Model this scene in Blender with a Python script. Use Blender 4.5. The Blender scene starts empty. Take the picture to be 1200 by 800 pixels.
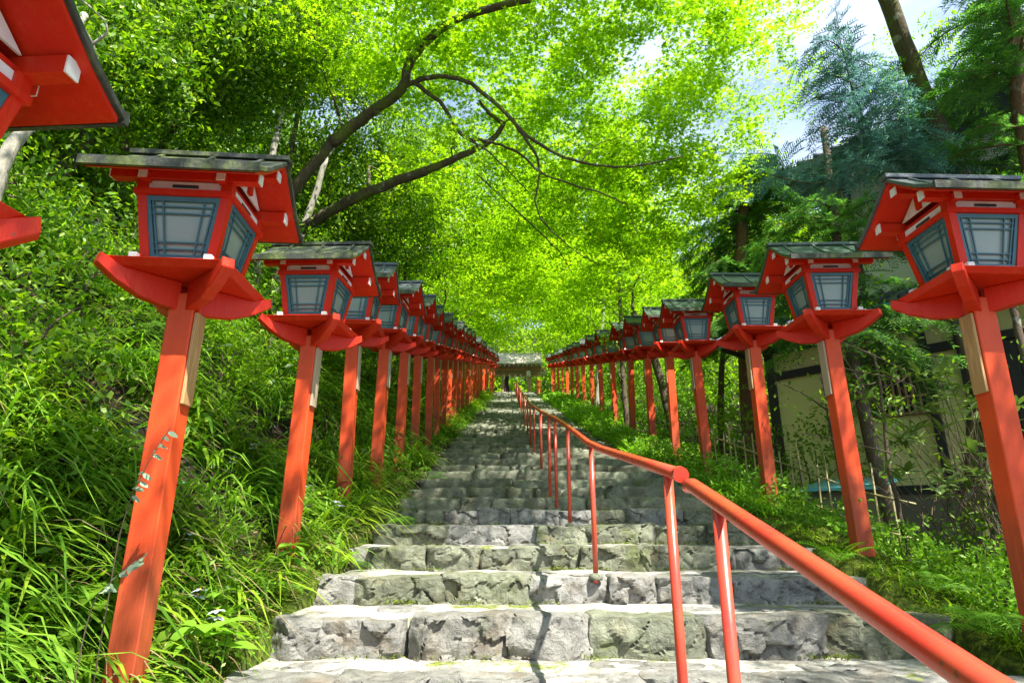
import bpy, math, random
import numpy as np
from mathutils import Vector, Matrix, noise, Quaternion

# ------------------------------------------------------------------ camera, world, sun, exposure
SC = bpy.context.scene
COL = SC.collection
R = math.radians
PITCH = R(16.5)
FPX = 710.0                       # focal length in pixels of a 1200 px wide picture
cam_d = bpy.data.cameras.new("camera")
cam = bpy.data.objects.new("camera", cam_d)
COL.objects.link(cam)
cam.location = (0, 0, 0)
cam.rotation_euler = (R(90) + PITCH, 0, 0)
cam_d.sensor_width = 36
cam_d.lens = 36 * FPX / 1200
cam_d.clip_start = 0.05
cam_d.clip_end = 1000
SC.camera = cam

SUN_TO = Vector((0.42, -0.52, 1.0)).normalized()      # direction towards the sun
EL = math.asin(SUN_TO.z)
sun_d = bpy.data.lights.new("sun", 'SUN')
sun_d.energy = 5.0
sun_d.angle = R(0.5)
sun_d.color = (1.0, 0.95, 0.86)
sun = bpy.data.objects.new("sun", sun_d)
COL.objects.link(sun)
sun.rotation_euler = SUN_TO.to_track_quat('Z', 'Y').to_euler()
sun.location = (5, -5, 20)

W = bpy.data.worlds.new("World")
SC.world = W
W.use_nodes = True
wn = W.node_tree.nodes
wl = W.node_tree.links
for n in list(wn):
    wn.remove(n)
w_out = wn.new('ShaderNodeOutputWorld')
w_bg = wn.new('ShaderNodeBackground')
w_sky = wn.new('ShaderNodeTexSky')
w_sky.sky_type = 'NISHITA'
w_sky.sun_disc = False
w_sky.sun_elevation = EL
w_sky.sun_rotation = math.atan2(SUN_TO.x, SUN_TO.y)
w_sky.air_density = 1.0
w_tc = wn.new('ShaderNodeTexCoord')
w_map = wn.new('ShaderNodeMapping')
w_map.inputs['Scale'].default_value = (1.0, 1.0, 2.2)
w_no = wn.new('ShaderNodeTexNoise')
w_no.inputs['Scale'].default_value = 2.6
w_no.inputs['Detail'].default_value = 7
w_no.inputs['Roughness'].default_value = 0.6
w_cr = wn.new('ShaderNodeValToRGB')
w_cr.color_ramp.elements[0].position = 0.36
w_cr.color_ramp.elements[1].position = 0.56
w_mx = wn.new('ShaderNodeMix')
w_mx.data_type = 'RGBA'
w_mx.inputs[7].default_value = (2.9, 3.5, 4.6, 1)
wl.new(w_tc.outputs['Generated'], w_map.inputs['Vector'])
wl.new(w_map.outputs[0], w_no.inputs['Vector'])
wl.new(w_no.outputs[0], w_cr.inputs[0])
wl.new(w_cr.outputs[0], w_mx.inputs[0])
wl.new(w_sky.outputs[0], w_mx.inputs[6])
wl.new(w_mx.outputs[2], w_bg.inputs[0])
w_bg.inputs[1].default_value = 0.115
wl.new(w_bg.outputs[0], w_out.inputs[0])

SC.view_settings.view_transform = 'Standard'
SC.view_settings.look = 'None'
SC.view_settings.gamma = 1.0
SC.view_settings.exposure = 1.6
SC.view_settings.use_curve_mapping = False
SC.render.engine = 'CYCLES'
SC.cycles.use_denoising = True
SC.cycles.max_bounces = 8
SC.cycles.diffuse_bounces = 6
SC.cycles.glossy_bounces = 2
SC.cycles.transmission_bounces = 5
SC.cycles.transparent_max_bounces = 4
SC.cycles.sample_clamp_indirect = 6.0
SC.cycles.caustics_reflective = False
SC.cycles.caustics_refractive = False

rng = np.random.default_rng(11)
rnd = random.Random(5)
ST, CT = math.sin(PITCH), math.cos(PITCH)


def P(u, v, D):
    """a point of the valley that lies D metres up the path and is seen at pixel u, v of the 1200 x 800 photograph"""
    x = (u - 600) / FPX
    up = (400 - v) / FPX
    Y = CT - up * ST
    return Vector((x / Y * D, D, (ST + up * CT) / Y * D))


# ------------------------------------------------------------------ helpers: objects and tags
def tag(o, label=None, cat=None, group=None, kind=None):
    if label: o['label'] = label
    if cat: o['category'] = cat
    if group: o['group'] = group
    if kind: o['kind'] = kind
    return o


def empty(name, loc=(0, 0, 0), rz=0.0, label=None, cat=None, group=None):
    o = bpy.data.objects.new(name, None)
    o.empty_display_size = 0.1
    COL.objects.link(o)
    o.location = loc
    o.rotation_euler = (0, 0, rz)
    return tag(o, label, cat, group)


def link_mesh(name, me, mat=None, parent=None, loc=None, rot=None, scale=None):
    if mat is not None and not me.materials:
        me.materials.append(mat)
    o = bpy.data.objects.new(name, me)
    COL.objects.link(o)
    if parent is not None: o.parent = parent
    if loc is not None: o.location = loc
    if rot is not None: o.rotation_euler = rot
    if scale is not None: o.scale = scale
    return o


CHILDREN = {}


def tree_of(o):
    return [c for c in o.children]


def copy_tree(o, parent=None):
    c = o.copy()
    COL.objects.link(c)
    c.parent = parent
    for ch in tree_of(o):
        copy_tree(ch, c)
    return c


class MB:
    """collects boxes, prisms, tubes; build() links them as one mesh"""
    def __init__(self):
        self.v = []
        self.f = []

    def add(self, vs, fs):
        n = len(self.v)
        self.v += [tuple(p) for p in vs]
        self.f += [tuple(i + n for i in f) for f in fs]
        return self

    def box(self, x0, x1, y0, y1, z0, z1, M=None):
        vs = [Vector(p) for p in ((x0, y0, z0), (x1, y0, z0), (x1, y1, z0), (x0, y1, z0),
                                  (x0, y0, z1), (x1, y0, z1), (x1, y1, z1), (x0, y1, z1))]
        if M: vs = [M @ p for p in vs]
        return self.add(vs, [(3, 2, 1, 0), (4, 5, 6, 7), (0, 1, 5, 4), (1, 2, 6, 5), (2, 3, 7, 6), (3, 0, 4, 7)])

    def hexa(self, bot, top):
        return self.add(list(bot) + list(top), [(3, 2, 1, 0), (4, 5, 6, 7), (0, 1, 5, 4), (1, 2, 6, 5), (2, 3, 7, 6), (3, 0, 4, 7)])

    def prism(self, pts, axis, a, b):
        """2-D outline pts (in the two other axes, in order) extruded along axis from a to b"""
        n = len(pts)

        def mk(p, t):
            if axis == 'x': return (t, p[0], p[1])
            if axis == 'y': return (p[0], t, p[1])
            return (p[0], p[1], t)
        vs = [mk(p, a) for p in pts] + [mk(p, b) for p in pts]
        fs = [tuple(range(n))[::-1], tuple(range(n, 2 * n))]
        for i in range(n):
            j = (i + 1) % n
            fs.append((i, j, n + j, n + i))
        return self.add(vs, fs)

    def tube(self, pts, rad, sides=8, caps=True):
        pts = [Vector(p) for p in pts]
        if not hasattr(rad, '__len__'): rad = [rad] * len(pts)
        n0 = len(self.v)
        prev = None
        for i, p in enumerate(pts):
            t = (pts[min(i + 1, len(pts) - 1)] - pts[max(i - 1, 0)])
            t = t.normalized() if t.length > 1e-9 else Vector((0, 0, 1))
            if prev is None:
                a = t.orthogonal().normalized()
            else:
                a = (prev - t * prev.dot(t))
                a = a.normalized() if a.length > 1e-6 else t.orthogonal().normalized()
            prev = a
            b = t.cross(a)
            for k in range(sides):
                an = 2 * math.pi * k / sides
                self.v.append(tuple(p + (a * math.cos(an) + b * math.sin(an)) * rad[i]))
        for i in range(len(pts) - 1):
            for k in range(sides):
                k2 = (k + 1) % sides
                o = n0 + i * sides
                self.f.append((o + k, o + k2, o + sides + k2, o + sides + k))
        if caps:
            self.f.append(tuple(n0 + k for k in range(sides))[::-1])
            self.f.append(tuple(n0 + (len(pts) - 1) * sides + k for k in range(sides)))
        return self

    def mesh(self, name, mat, smooth=False, bevel=0.0):
        me = bpy.data.meshes.new(name)
        me.from_pydata(self.v, [], self.f)
        if mat is not None: me.materials.append(mat)
        if bevel > 0:
            import bmesh
            bm = bmesh.new()
            bm.from_mesh(me)
            bmesh.ops.recalc_face_normals(bm, faces=bm.faces)
            es = [e for e in bm.edges if len(e.link_faces) == 2 and e.calc_face_angle(0) > 0.6]
            bmesh.ops.bevel(bm, geom=es, offset=bevel, segments=1, affect='EDGES', clamp_overlap=True)
            bm.to_mesh(me)
            bm.free()
        if smooth:
            me.polygons.foreach_set('use_smooth', [True] * len(me.polygons))
        me.update()
        return me

    def build(self, name, mat, parent=None, smooth=False, bevel=0.0, loc=None, rot=None):
        return link_mesh(name, self.mesh(name, mat, smooth, bevel), None, parent, loc, rot)


def fast_mesh(name, verts, faces, mat, smooth=False):
    """verts (n,3), faces (m,k) with constant k"""
    me = bpy.data.meshes.new(name)
    n, (m, k) = len(verts), faces.shape
    me.vertices.add(n)
    me.vertices.foreach_set('co', np.ascontiguousarray(verts, dtype=np.float32).ravel())
    me.loops.add(m * k)
    me.loops.foreach_set('vertex_index', np.ascontiguousarray(faces, dtype=np.int32).ravel())
    me.polygons.add(m)
    me.polygons.foreach_set('loop_start', np.arange(0, m * k, k, dtype=np.int32))
    me.polygons.foreach_set('loop_total', np.full(m, k, dtype=np.int32))
    if smooth:
        me.polygons.foreach_set('use_smooth', np.ones(m, dtype=bool))
    if mat is not None: me.materials.append(mat)
    me.update(calc_edges=True)
    return me


# ------------------------------------------------------------------ materials
class NT:
    def __init__(self, name):
        self.m = bpy.data.materials.new(name)
        self.m.use_nodes = True
        self.t = self.m.node_tree
        for n in list(self.t.nodes): self.t.nodes.remove(n)
        self.out = self.t.nodes.new('ShaderNodeOutputMaterial')

    def n(self, typ, **kw):
        nd = self.t.nodes.new('ShaderNode' + typ)
        for k, v in kw.items():
            if k.startswith('_'): setattr(nd, k[1:], v)
            else:
                key = int(k[1:]) if k[0] == 'i' and k[1:].isdigit() else k.replace('__', ' ')
                if isinstance(v, bpy.types.NodeSocket): self.t.links.new(v, nd.inputs[key])
                else: nd.inputs[key].default_value = v
        return nd

    def coord(self, kind='Object'):
        return self.n('TexCoord').outputs[kind]

    def noise(self, vec, scale, detail=4, rough=0.55, dist=0.0):
        return self.n('TexNoise', Vector=vec, Scale=scale, Detail=detail, Roughness=rough, Distortion=dist).outputs[0]

    def ramp(self, fac, stops):
        nd = self.n('ValToRGB', i0=fac)
        cr = nd.color_ramp
        while len(cr.elements) < len(stops): cr.elements.new(0.5)
        for e, (p, c) in zip(cr.elements, stops):
            e.position = p
            e.color = (*c, 1) if len(c) == 3 else c
        return nd.outputs[0]

    def mix(self, fac, a, b, mode='MIX'):
        nd = self.n('Mix', _data_type='RGBA', _blend_type=mode)
        for i, v in ((0, fac), (6, a), (7, b)):
            if isinstance(v, bpy.types.NodeSocket): self.t.links.new(v, nd.inputs[i])
            elif i == 0: nd.inputs[i].default_value = v
            else: nd.inputs[i].default_value = (*v, 1)
        return nd.outputs[2]

    def math(self, op, a, b=0.0, clamp=False):
        nd = self.n('Math', _operation=op, _use_clamp=clamp)
        for i, v in ((0, a), (1, b)):
            if isinstance(v, bpy.types.NodeSocket): self.t.links.new(v, nd.inputs[i])
            else: nd.inputs[i].default_value = v
        return nd.outputs[0]

    def bump(self, h, strength=0.3, dist=0.02):
        return self.n('Bump', Strength=strength, Distance=dist, Height=h).outputs[0]

    def surf(self, color, rough=0.6, normal=None, metal=0.0, spec=0.5):
        b = self.n('BsdfPrincipled', Metallic=metal)
        for k, v in (('Base Color', color), ('Roughness', rough), ('Specular IOR Level', spec)):
            if isinstance(v, bpy.types.NodeSocket): self.t.links.new(v, b.inputs[k])
            elif k == 'Base Color': b.inputs[k].default_value = (*v, 1)
            else: b.inputs[k].default_value = v
        if normal is not None: self.t.links.new(normal, b.inputs['Normal'])
        self.t.links.new(b.outputs[0], self.out.inputs[0])
        return self.m


def leaf_mat(name, cols, trans=0.5, tint=(1.15, 1.25, 0.5), rough=0.4, gloss=0.06, yellow=0.0):
    k = NT(name)
    r = k.n('NewGeometry').outputs['Random Per Island']
    n = len(cols)
    c = k.ramp(r, [(i / max(1, n - 1), col) for i, col in enumerate(cols)])
    big = k.noise(k.coord('Object'), 0.6, 2)
    c = k.mix(k.math('MULTIPLY', big, 0.7), c, (0.5, 0.5, 0.5), 'SOFT_LIGHT')
    d = k.n('BsdfDiffuse', Color=c)
    tc = k.mix(1.0, c, tint, 'MULTIPLY')
    t = k.n('BsdfTranslucent', Color=tc)
    m1 = k.n('MixShader', i0=trans, i1=d.outputs[0], i2=t.outputs[0])
    g = k.n('BsdfGlossy', Color=(0.7, 0.85, 0.6, 1), Roughness=rough + .12)
    m2 = k.n('MixShader', i0=gloss * .45, i1=m1.outputs[0], i2=g.outputs[0])
    k.t.links.new(m2.outputs[0], k.out.inputs[0])
    return k.m


def paint_mat(name, base, dark, rough=0.42, grim=0.0, fd=0.25, wear=0.35):
    k = NT(name)
    co = k.coord('Object')
    mp = k.n('Mapping', Vector=co, Scale=(26, 26, 1.6))
    g = k.noise(mp.outputs[0], 2.2, 6, 0.65, 0.4)
    big = k.noise(co, 3.2, 4)
    oi = k.n('ObjectInfo').outputs['Random']
    c = k.mix(k.math('MULTIPLY', k.ramp(big, [(0.42, (0, 0, 0)), (0.75, (1, 1, 1))]), wear), base, dark)
    c = k.mix(k.math('MULTIPLY', oi, 0.25), c, tuple(b * 0.78 for b in base))
    streak = k.ramp(g, [(0.62, (0, 0, 0)), (0.78, (1, 1, 1))])
    c = k.mix(k.math('MULTIPLY', streak, 0.30), c, dark)
    ch = k.noise(co, 38, 2)
    c = k.mix(k.ramp(ch, [(0.735, (0, 0, 0)), (0.75, (1, 1, 1))]), c, (0.23, 0.08, 0.05))
    zz = k.n('SeparateXYZ', Vector=co).outputs[2]
    grime = k.math('MULTIPLY', k.ramp(k.math('ADD', zz, k.math('MULTIPLY', k.noise(co, 6, 5, 0.7), -0.9)), [(0.0, (1, 1, 1)), (0.38, (0, 0, 0))]), grim)
    c = k.mix(grime, c, (0.20, 0.060, 0.030))
    fade = k.ramp(k.noise(mp.outputs[0], 0.9, 7, 0.7), [(0.52, (0, 0, 0)), (0.72, (fd,) * 3)])
    c = k.mix(fade, c, (0.68, 0.115, 0.028))
    nrm = k.bump(k.math('ADD', g, k.math('MULTIPLY', ch, 0.2)), 0.4, 0.006)
    rg = k.ramp(g, [(0.3, (rough - .08,) * 3), (0.8, (rough + .2,) * 3)])
    return k.surf(c, rg, nrm, spec=0.25)


M = {}
M['red'] = paint_mat('vermilion_paint', (0.60, 0.024, 0.006), (0.38, 0.018, 0.008))
M['post_red'] = paint_mat('post_paint', (0.66, 0.075, 0.018), (0.40, 0.036, 0.016), wear=0.55, grim=0.6, fd=0.4)
M['rail'] = None
k = NT('rail_paint')
co = k.coord('Object')
c = k.mix(k.ramp(k.noise(co, 5, 5), [(0.35, (0, 0, 0)), (0.7, (1, 1, 1))]), (0.58, 0.045, 0.028), (0.46, 0.080, 0.034))
c = k.mix(k.ramp(k.noise(co, 60, 3), [(0.66, (0, 0, 0)), (0.72, (1, 1, 1))]), c, (0.20, 0.07, 0.04))
c = k.mix(k.ramp(k.noise(co, 11, 7, 0.75), [(0.60, (0, 0, 0)), (0.70, (0.7,) * 3)]), c, (0.30, 0.09, 0.035))
M['rail'] = k.surf(c, k.ramp(k.noise(co, 9, 4), [(0.3, (0.22,) * 3), (0.8, (0.42,) * 3)]), k.bump(k.noise(co, 90, 3), 0.1, 0.002))

k = NT('white_end_paint')
M['white'] = k.surf(k.mix(k.noise(k.coord(), 14, 4), (0.85, 0.84, 0.80), (0.58, 0.57, 0.52)), 0.6)
k = NT('lattice_paint')
M['teal'] = k.surf(k.mix(k.noise(k.coord(), 9, 4), (0.020, 0.105, 0.145), (0.055, 0.16, 0.18)), 0.45)
k = NT('window_paper')
pc = k.mix(k.noise(k.coord(), 6, 5), (0.29, 0.38, 0.33), (0.20, 0.28, 0.25))
M['paper'] = k.surf(pc, 0.28, k.bump(k.noise(k.coord(), 30, 3), 0.08, 0.004), spec=0.6)
k = NT('board_wood')
co = k.coord()
wv = k.n('TexWave', Vector=k.n('Mapping', Vector=co, Scale=(6, 6, 0.7)).outputs[0], Scale=6, Distortion=5, Detail=3).outputs[0]
oi = k.n('ObjectInfo').outputs['Random']
c = k.mix(wv, (0.36, 0.20, 0.075), (0.52, 0.33, 0.15))
c = k.mix(k.ramp(oi, [(0.4, (0, 0, 0)), (0.6, (0.8, 0.8, 0.8))]), c, (0.36, 0.30, 0.22))
M['board'] = k.surf(c, 0.7, k.bump(wv, 0.15, 0.004))


def roof_mat(name, c1, c2, moss, mossamt, rough):
    k = NT(name)
    co = k.coord()
    a = k.noise(co, 7, 6, 0.7)
    c = k.mix(a, c1, c2)
    st = k.noise(k.n('Mapping', Vector=co, Scale=(22, 3, 3)).outputs[0], 1.5, 5)
    c = k.mix(k.ramp(st, [(0.55, (0, 0, 0)), (0.72, (0.7,) * 3)]), c, (0.10, 0.115, 0.10))
    mm = k.ramp(k.noise(co, 5, 7, 0.7), [(0.62 - mossamt, (0, 0, 0)), (0.76 - mossamt, (1, 1, 1))])
    c = k.mix(mm, c, moss)
    return k.surf(c, k.ramp(a, [(0.3, (rough,) * 3), (0.75, (rough + .3,) * 3)]), k.bump(k.noise(co, 40, 5), 0.5, 0.01))


M['roof_green'] = roof_mat('roof_green_copper', (0.030, 0.065, 0.040), (0.055, 0.095, 0.060), (0.075, 0.11, 0.035), 0.02, 0.3)
M['roof_moss'] = roof_mat('roof_mossy', (0.016, 0.022, 0.015), (0.042, 0.045, 0.032), (0.10, 0.13, 0.03), 0.13, 0.6)
M['roof_slate'] = roof_mat('roof_bare_metal', (0.045, 0.057, 0.065), (0.09, 0.105, 0.115), (0.07, 0.09, 0.04), -0.08, 0.2)


def stone_mat(name, moss=0.0, pale=0.0):
    k = NT(name)
    co = k.n('NewGeometry').outputs['Position']
    oi = k.n('ObjectInfo').outputs['Random']
    a = k.noise(co, 2.6, 8, 0.66, 0.3)
    b = k.noise(co, 13, 8, 0.72, 0.6)
    c = k.ramp(a, [(0.30, (0.115 + pale, 0.115 + pale, 0.105 + pale)), (0.5, (0.24 + pale, 0.235 + pale, 0.215 + pale)),
                   (0.72, (0.38 + pale, 0.365 + pale, 0.33 + pale))])
    c = k.mix(k.math('MULTIPLY', oi, 0.55), c, (0.17, 0.165, 0.135))
    c = k.mix(k.ramp(b, [(0.30, (0.85,) * 3), (0.50, (0, 0, 0))]), c, (0.045, 0.045, 0.038))
    c = k.mix(k.ramp(b, [(0.60, (0,) * 3), (0.70, (0.55,) * 3)]), c, (0.50, 0.49, 0.44))
    cr = k.n('TexVoronoi', Vector=k.mix(0.12, co, k.n('TexNoise', Vector=co, Scale=4.0).outputs[1]), Scale=3.2, _feature='DISTANCE_TO_EDGE').outputs[0]
    crk = k.ramp(cr, [(0.0, (1, 1, 1)), (0.035, (0, 0, 0))])
    crm = k.math('MULTIPLY', crk, k.ramp(k.noise(co, 1.7, 2), [(0.52, (0, 0, 0)), (0.62, (0.16,) * 3)]))
    c = k.mix(crm, c, (0.04, 0.038, 0.03))
    warm = k.ramp(k.noise(co, 4.2, 4), [(0.55, (0, 0, 0)), (0.75, (0.55,) * 3)])
    c = k.mix(warm, c, (0.20, 0.145, 0.085))
    if moss > .02: c = k.mix(1.0, c, (0.92, 1.0, 0.80), 'MULTIPLY')  # greenish tone of the shaded rows, tinted into the stone colour
    mm = k.ramp(k.noise(co, 3.1, 7, 0.7), [(0.60 - moss, (0, 0, 0)), (0.74 - moss, (0.7,) * 3)])
    mc = k.ramp(k.noise(co, 30, 3), [(0.35, (0.045, 0.062, 0.014)), (0.65, (0.13, 0.155, 0.028))])
    c = k.mix(mm, c, mc)
    h = k.math('ADD', k.math('MULTIPLY', a, 0.6), k.math('MULTIPLY', b, 0.8))
    h = k.math('SUBTRACT', h, k.math('MULTIPLY', crm, 0.35))
    h = k.math('ADD', h, k.math('MULTIPLY', k.noise(co, 60, 4, 0.7), 0.18))
    nrm = k.bump(h, 0.95, 0.05)
    return k.surf(c, k.ramp(b, [(0.3, (0.55,) * 3), (0.7, (0.85,) * 3)]), nrm, spec=0.3)


M['stone'] = stone_mat('step_stone_rock', 0.0, 0.045)
M['stone_moss_shade'] = stone_mat('mossy_shaded_step_rock', 0.08, -0.035)  # real moss, plus shade of the upper rows darkened into the colour
M['stone_dark'] = stone_mat('far_step_rock', 0.04, -0.03)  # upper rows: their shade is put into this darker stone colour

k = NT('tread_cement')
co = k.n('NewGeometry').outputs['Position']
a = k.noise(co, 1.8, 8, 0.65, 0.4)
c = k.ramp(a, [(0.30, (0.20, 0.185, 0.15)), (0.48, (0.40, 0.38, 0.33)), (0.70, (0.54, 0.52, 0.46))])
b = k.noise(co, 24, 6, 0.7)
c = k.mix(k.ramp(b, [(0.36, (0.6,) * 3), (0.52, (0, 0, 0))]), c, (0.10, 0.085, 0.06))
mm = k.ramp(k.noise(co, 2.7, 8, 0.72), [(0.54, (0, 0, 0)), (0.63, (0.95,) * 3)])
mc = k.ramp(k.noise(co, 34, 3), [(0.35, (0.06, 0.085, 0.012)), (0.65, (0.20, 0.24, 0.025))])
c = k.mix(mm, c, mc)
M['tread'] = k.surf(c, 0.85, k.bump(k.math('ADD', a, k.math('MULTIPLY', b, 0.35)), 0.8, 0.04), spec=0.2)

k = NT('forest_soil')
co = k.n('NewGeometry').outputs['Position']
a = k.noise(co, 1.2, 8, 0.7)
c = k.ramp(a, [(0.32, (0.012, 0.010, 0.006)), (0.5, (0.032, 0.025, 0.014)), (0.68, (0.065, 0.05, 0.03))])
lit = k.n('TexVoronoi', Vector=co, Scale=26.0)
c = k.mix(k.ramp(lit.outputs[0], [(0.10, (0.6,) * 3), (0.30, (0, 0, 0))]), c, k.mix(0.5, lit.outputs[1], (0.17, 0.10, 0.04), 'MULTIPLY'))
x = k.n('SeparateXYZ', Vector=co).outputs[0]
# moss grows along both edges of the steps
d1 = k.math('ABSOLUTE', k.math('ADD', x, 1.75))
d2 = k.math('ABSOLUTE', k.math('SUBTRACT', x, 2.9))
e = k.math('MINIMUM', k.math('MULTIPLY', d1, 1.6), k.math('MULTIPLY', d2, 1.0))
ms = k.math('SUBTRACT', k.math('ADD', k.noise(co, 2.2, 7, 0.7), 0.28), k.math('MULTIPLY', e, 0.42))
mc = k.ramp(k.noise(co, 22, 4), [(0.35, (0.03, 0.045, 0.008)), (0.55, (0.08, 0.115, 0.014)), (0.7, (0.19, 0.22, 0.025))])
c = k.mix(k.ramp(ms, [(0.50, (0, 0, 0)), (0.58, (1, 1, 1))]), c, mc)
h = k.math('ADD', k.math('MULTIPLY', a, 0.7), k.math('MULTIPLY', k.noise(co, 45, 5, 0.75), 0.5))
M['soil'] = k.surf(c, 0.95, k.bump(h, 0.9, 0.05), spec=0.15)


def bark_mat(name, c1, c2, moss=0.0, lichen=0.0):
    k = NT(name)
    co = k.coord('Object')
    a = k.noise(k.n('Mapping', Vector=co, Scale=(9, 9, 2.2)).outputs[0], 1.6, 7, 0.7, 0.5)
    c = k.mix(a, c1, c2)
    c = k.mix(k.ramp(k.noise(co, 5, 4), [(0.60 - lichen, (0, 0, 0)), (0.68 - lichen, (0.7,) * 3)]), c, (0.30, 0.31, 0.26))
    c = k.mix(k.ramp(k.noise(co, 3, 6), [(0.62 - moss, (0, 0, 0)), (0.72 - moss, (0.9,) * 3)]), c, (0.11, 0.13, 0.025))
    return k.surf(c, 0.9, k.bump(a, 0.9, 0.04), spec=0.2)


M['bark'] = bark_mat('bark_brown', (0.055, 0.040, 0.028), (0.16, 0.12, 0.085), 0.02)
M['bark_moss'] = bark_mat('bark_mossy', (0.045, 0.035, 0.022), (0.13, 0.10, 0.06), 0.14)
M['bark_pale'] = bark_mat('bark_pale', (0.20, 0.18, 0.14), (0.42, 0.40, 0.34), 0.0, 0.05)
M['bark_red'] = bark_mat('bark_cedar', (0.11, 0.055, 0.032), (0.24, 0.14, 0.09), 0.0, 0.02)
M['twig'] = bark_mat('twig_bark', (0.07, 0.05, 0.03), (0.17, 0.13, 0.085), -0.1, -0.1)

M['maple'] = leaf_mat('maple_leaf', [(0.12, 0.25, 0.010), (0.21, 0.38, 0.012), (0.32, 0.49, 0.016), (0.25, 0.43, 0.02)], 0.64, (1.5, 1.5, 0.55), gloss=0.04)
M['maple_deep'] = leaf_mat('maple_leaf_deep', [(0.11, 0.24, 0.010), (0.20, 0.36, 0.012), (0.30, 0.46, 0.016)], 0.62, (1.42, 1.5, 0.55), gloss=0.04)
M['evergreen'] = leaf_mat('evergreen_leaf', [(0.03, 0.09, 0.008), (0.08, 0.18, 0.010), (0.17, 0.30, 0.012), (0.29, 0.41, 0.015)], 0.48, (1.3, 1.5, 0.4), 0.35, 0.09)
M['conifer'] = leaf_mat('conifer_needle', [(0.06, 0.16, 0.055), (0.11, 0.24, 0.06), (0.20, 0.35, 0.06)], 0.45, (1.2, 1.5, 0.7), 0.5, 0.05)
M['cedar_blue'] = leaf_mat('cedar_blue_needle', [(0.07, 0.17, 0.15), (0.11, 0.22, 0.19), (0.16, 0.30, 0.17)], 0.45, (1.0, 1.25, 1.35), 0.5, 0.05)
M['blade'] = leaf_mat('grass_blade', [(0.06, 0.15, 0.010), (0.14, 0.27, 0.014), (0.23, 0.38, 0.018), (0.33, 0.44, 0.03)], 0.45, (1.2, 1.4, 0.4), 0.35, 0.08)
M['dry'] = leaf_mat('dry_blade', [(0.20, 0.13, 0.06), (0.34, 0.25, 0.12), (0.42, 0.34, 0.20)], 0.3, (1.1, 1.0, 0.8), 0.6, 0.02)
M['herb'] = leaf_mat('herb_leaf', [(0.06, 0.16, 0.012), (0.14, 0.27, 0.016), (0.26, 0.41, 0.02)], 0.45, (1.2, 1.4, 0.4), 0.4, 0.06)
M['lime'] = leaf_mat('young_leaf', [(0.13, 0.30, 0.02), (0.20, 0.40, 0.03), (0.26, 0.46, 0.05)], 0.45, (1.2, 1.3, 0.4), 0.35, 0.08)
M['fern'] = leaf_mat('fern_leaf', [(0.06, 0.17, 0.015), (0.11, 0.26, 0.018), (0.19, 0.36, 0.03)], 0.45, (1.2, 1.4, 0.4), 0.5, 0.04)
M['mosstuft'] = leaf_mat('moss_tuft', [(0.05, 0.09, 0.010), (0.11, 0.16, 0.014), (0.22, 0.27, 0.025)], 0.3, (1.2, 1.3, 0.4), 0.7, 0.02)
M['rhodo'] = leaf_mat('leathery_leaf', [(0.07, 0.13, 0.035), (0.12, 0.19, 0.05), (0.20, 0.28, 0.08)], 0.28, (1.2, 1.3, 0.5), 0.28, 0.14)
M['silver'] = leaf_mat('silver_leaf', [(0.10, 0.22, 0.08), (0.22, 0.32, 0.20), (0.44, 0.48, 0.40)], 0.2, (1, 1, 1), 0.35, 0.12)
M['petal'] = leaf_mat('iris_petal', [(0.62, 0.62, 0.85), (0.78, 0.78, 0.90)], 0.35, (1, 1, 1), 0.5, 0.03)
k = NT('iris_centre')
M['yellow'] = k.surf((0.75, 0.45, 0.03), 0.6)
M['stem'] = leaf_mat('green_stem', [(0.08, 0.15, 0.03), (0.12, 0.22, 0.04)], 0.1)
k = NT('bamboo_cane')
co = k.coord('Object')
c = k.mix(k.noise(co, 3, 4), (0.34, 0.27, 0.12), (0.20, 0.19, 0.08))
M['cane'] = k.surf(c, 0.45)
k = NT('yellow_plaster')
c = k.mix(k.noise(k.coord(), 1.3, 6), (0.80, 0.78, 0.32), (0.70, 0.68, 0.26))
M['plaster'] = k.surf(c, 0.9, k.bump(k.noise(k.coord(), 30, 4), 0.15, 0.01))
k = NT('white_plaster')
M['plaster_w'] = k.surf(k.mix(k.noise(k.coord(), 1.5, 6), (0.78, 0.78, 0.74), (0.62, 0.62, 0.58)), 0.9)
k = NT('dark_timber')
co = k.coord()
g = k.noise(k.n('Mapping', Vector=co, Scale=(10, 10, 1)).outputs[0], 2, 5)
M['timber'] = k.surf(k.mix(g, (0.016, 0.018, 0.016), (0.045, 0.045, 0.038)), 0.7, k.bump(g, 0.3, 0.01))
k = NT('grey_wood')
g = k.noise(k.n('Mapping', Vector=k.coord(), Scale=(1, 8, 8)).outputs[0], 2, 5)
M['oldwood'] = k.surf(k.mix(g, (0.30, 0.17, 0.09), (0.55, 0.36, 0.21)), 0.8, k.bump(g, 0.3, 0.02))
k = NT('roof_tile_blue')
M['tile'] = k.surf(k.mix(k.noise(k.coord(), 6, 4), (0.035, 0.05, 0.08), (0.10, 0.12, 0.16)), 0.4)
k = NT('teal_copper')
M['gutter'] = k.surf(k.mix(k.noise(k.coord(), 4, 4), (0.05, 0.38, 0.33), (0.10, 0.50, 0.42)), 0.5)
k = NT('concrete_base')
M['concrete'] = k.surf(k.mix(k.noise(k.coord(), 2, 6), (0.24, 0.22, 0.14), (0.14, 0.13, 0.09)), 0.9, k.bump(k.noise(k.coord(), 20, 5), .4, .02))
k = NT('dark_glass')
M['glass'] = k.surf((0.02, 0.025, 0.025), 0.08, spec=0.6)
k = NT('bark_thatch')
g = k.noise(k.coord(), 5, 7, 0.7)
M['thatch'] = k.surf(k.mix(g, (0.26, 0.22, 0.19), (0.56, 0.50, 0.45)), 0.85, k.bump(g, .5, .05))
k = NT('purple_cloth')
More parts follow.
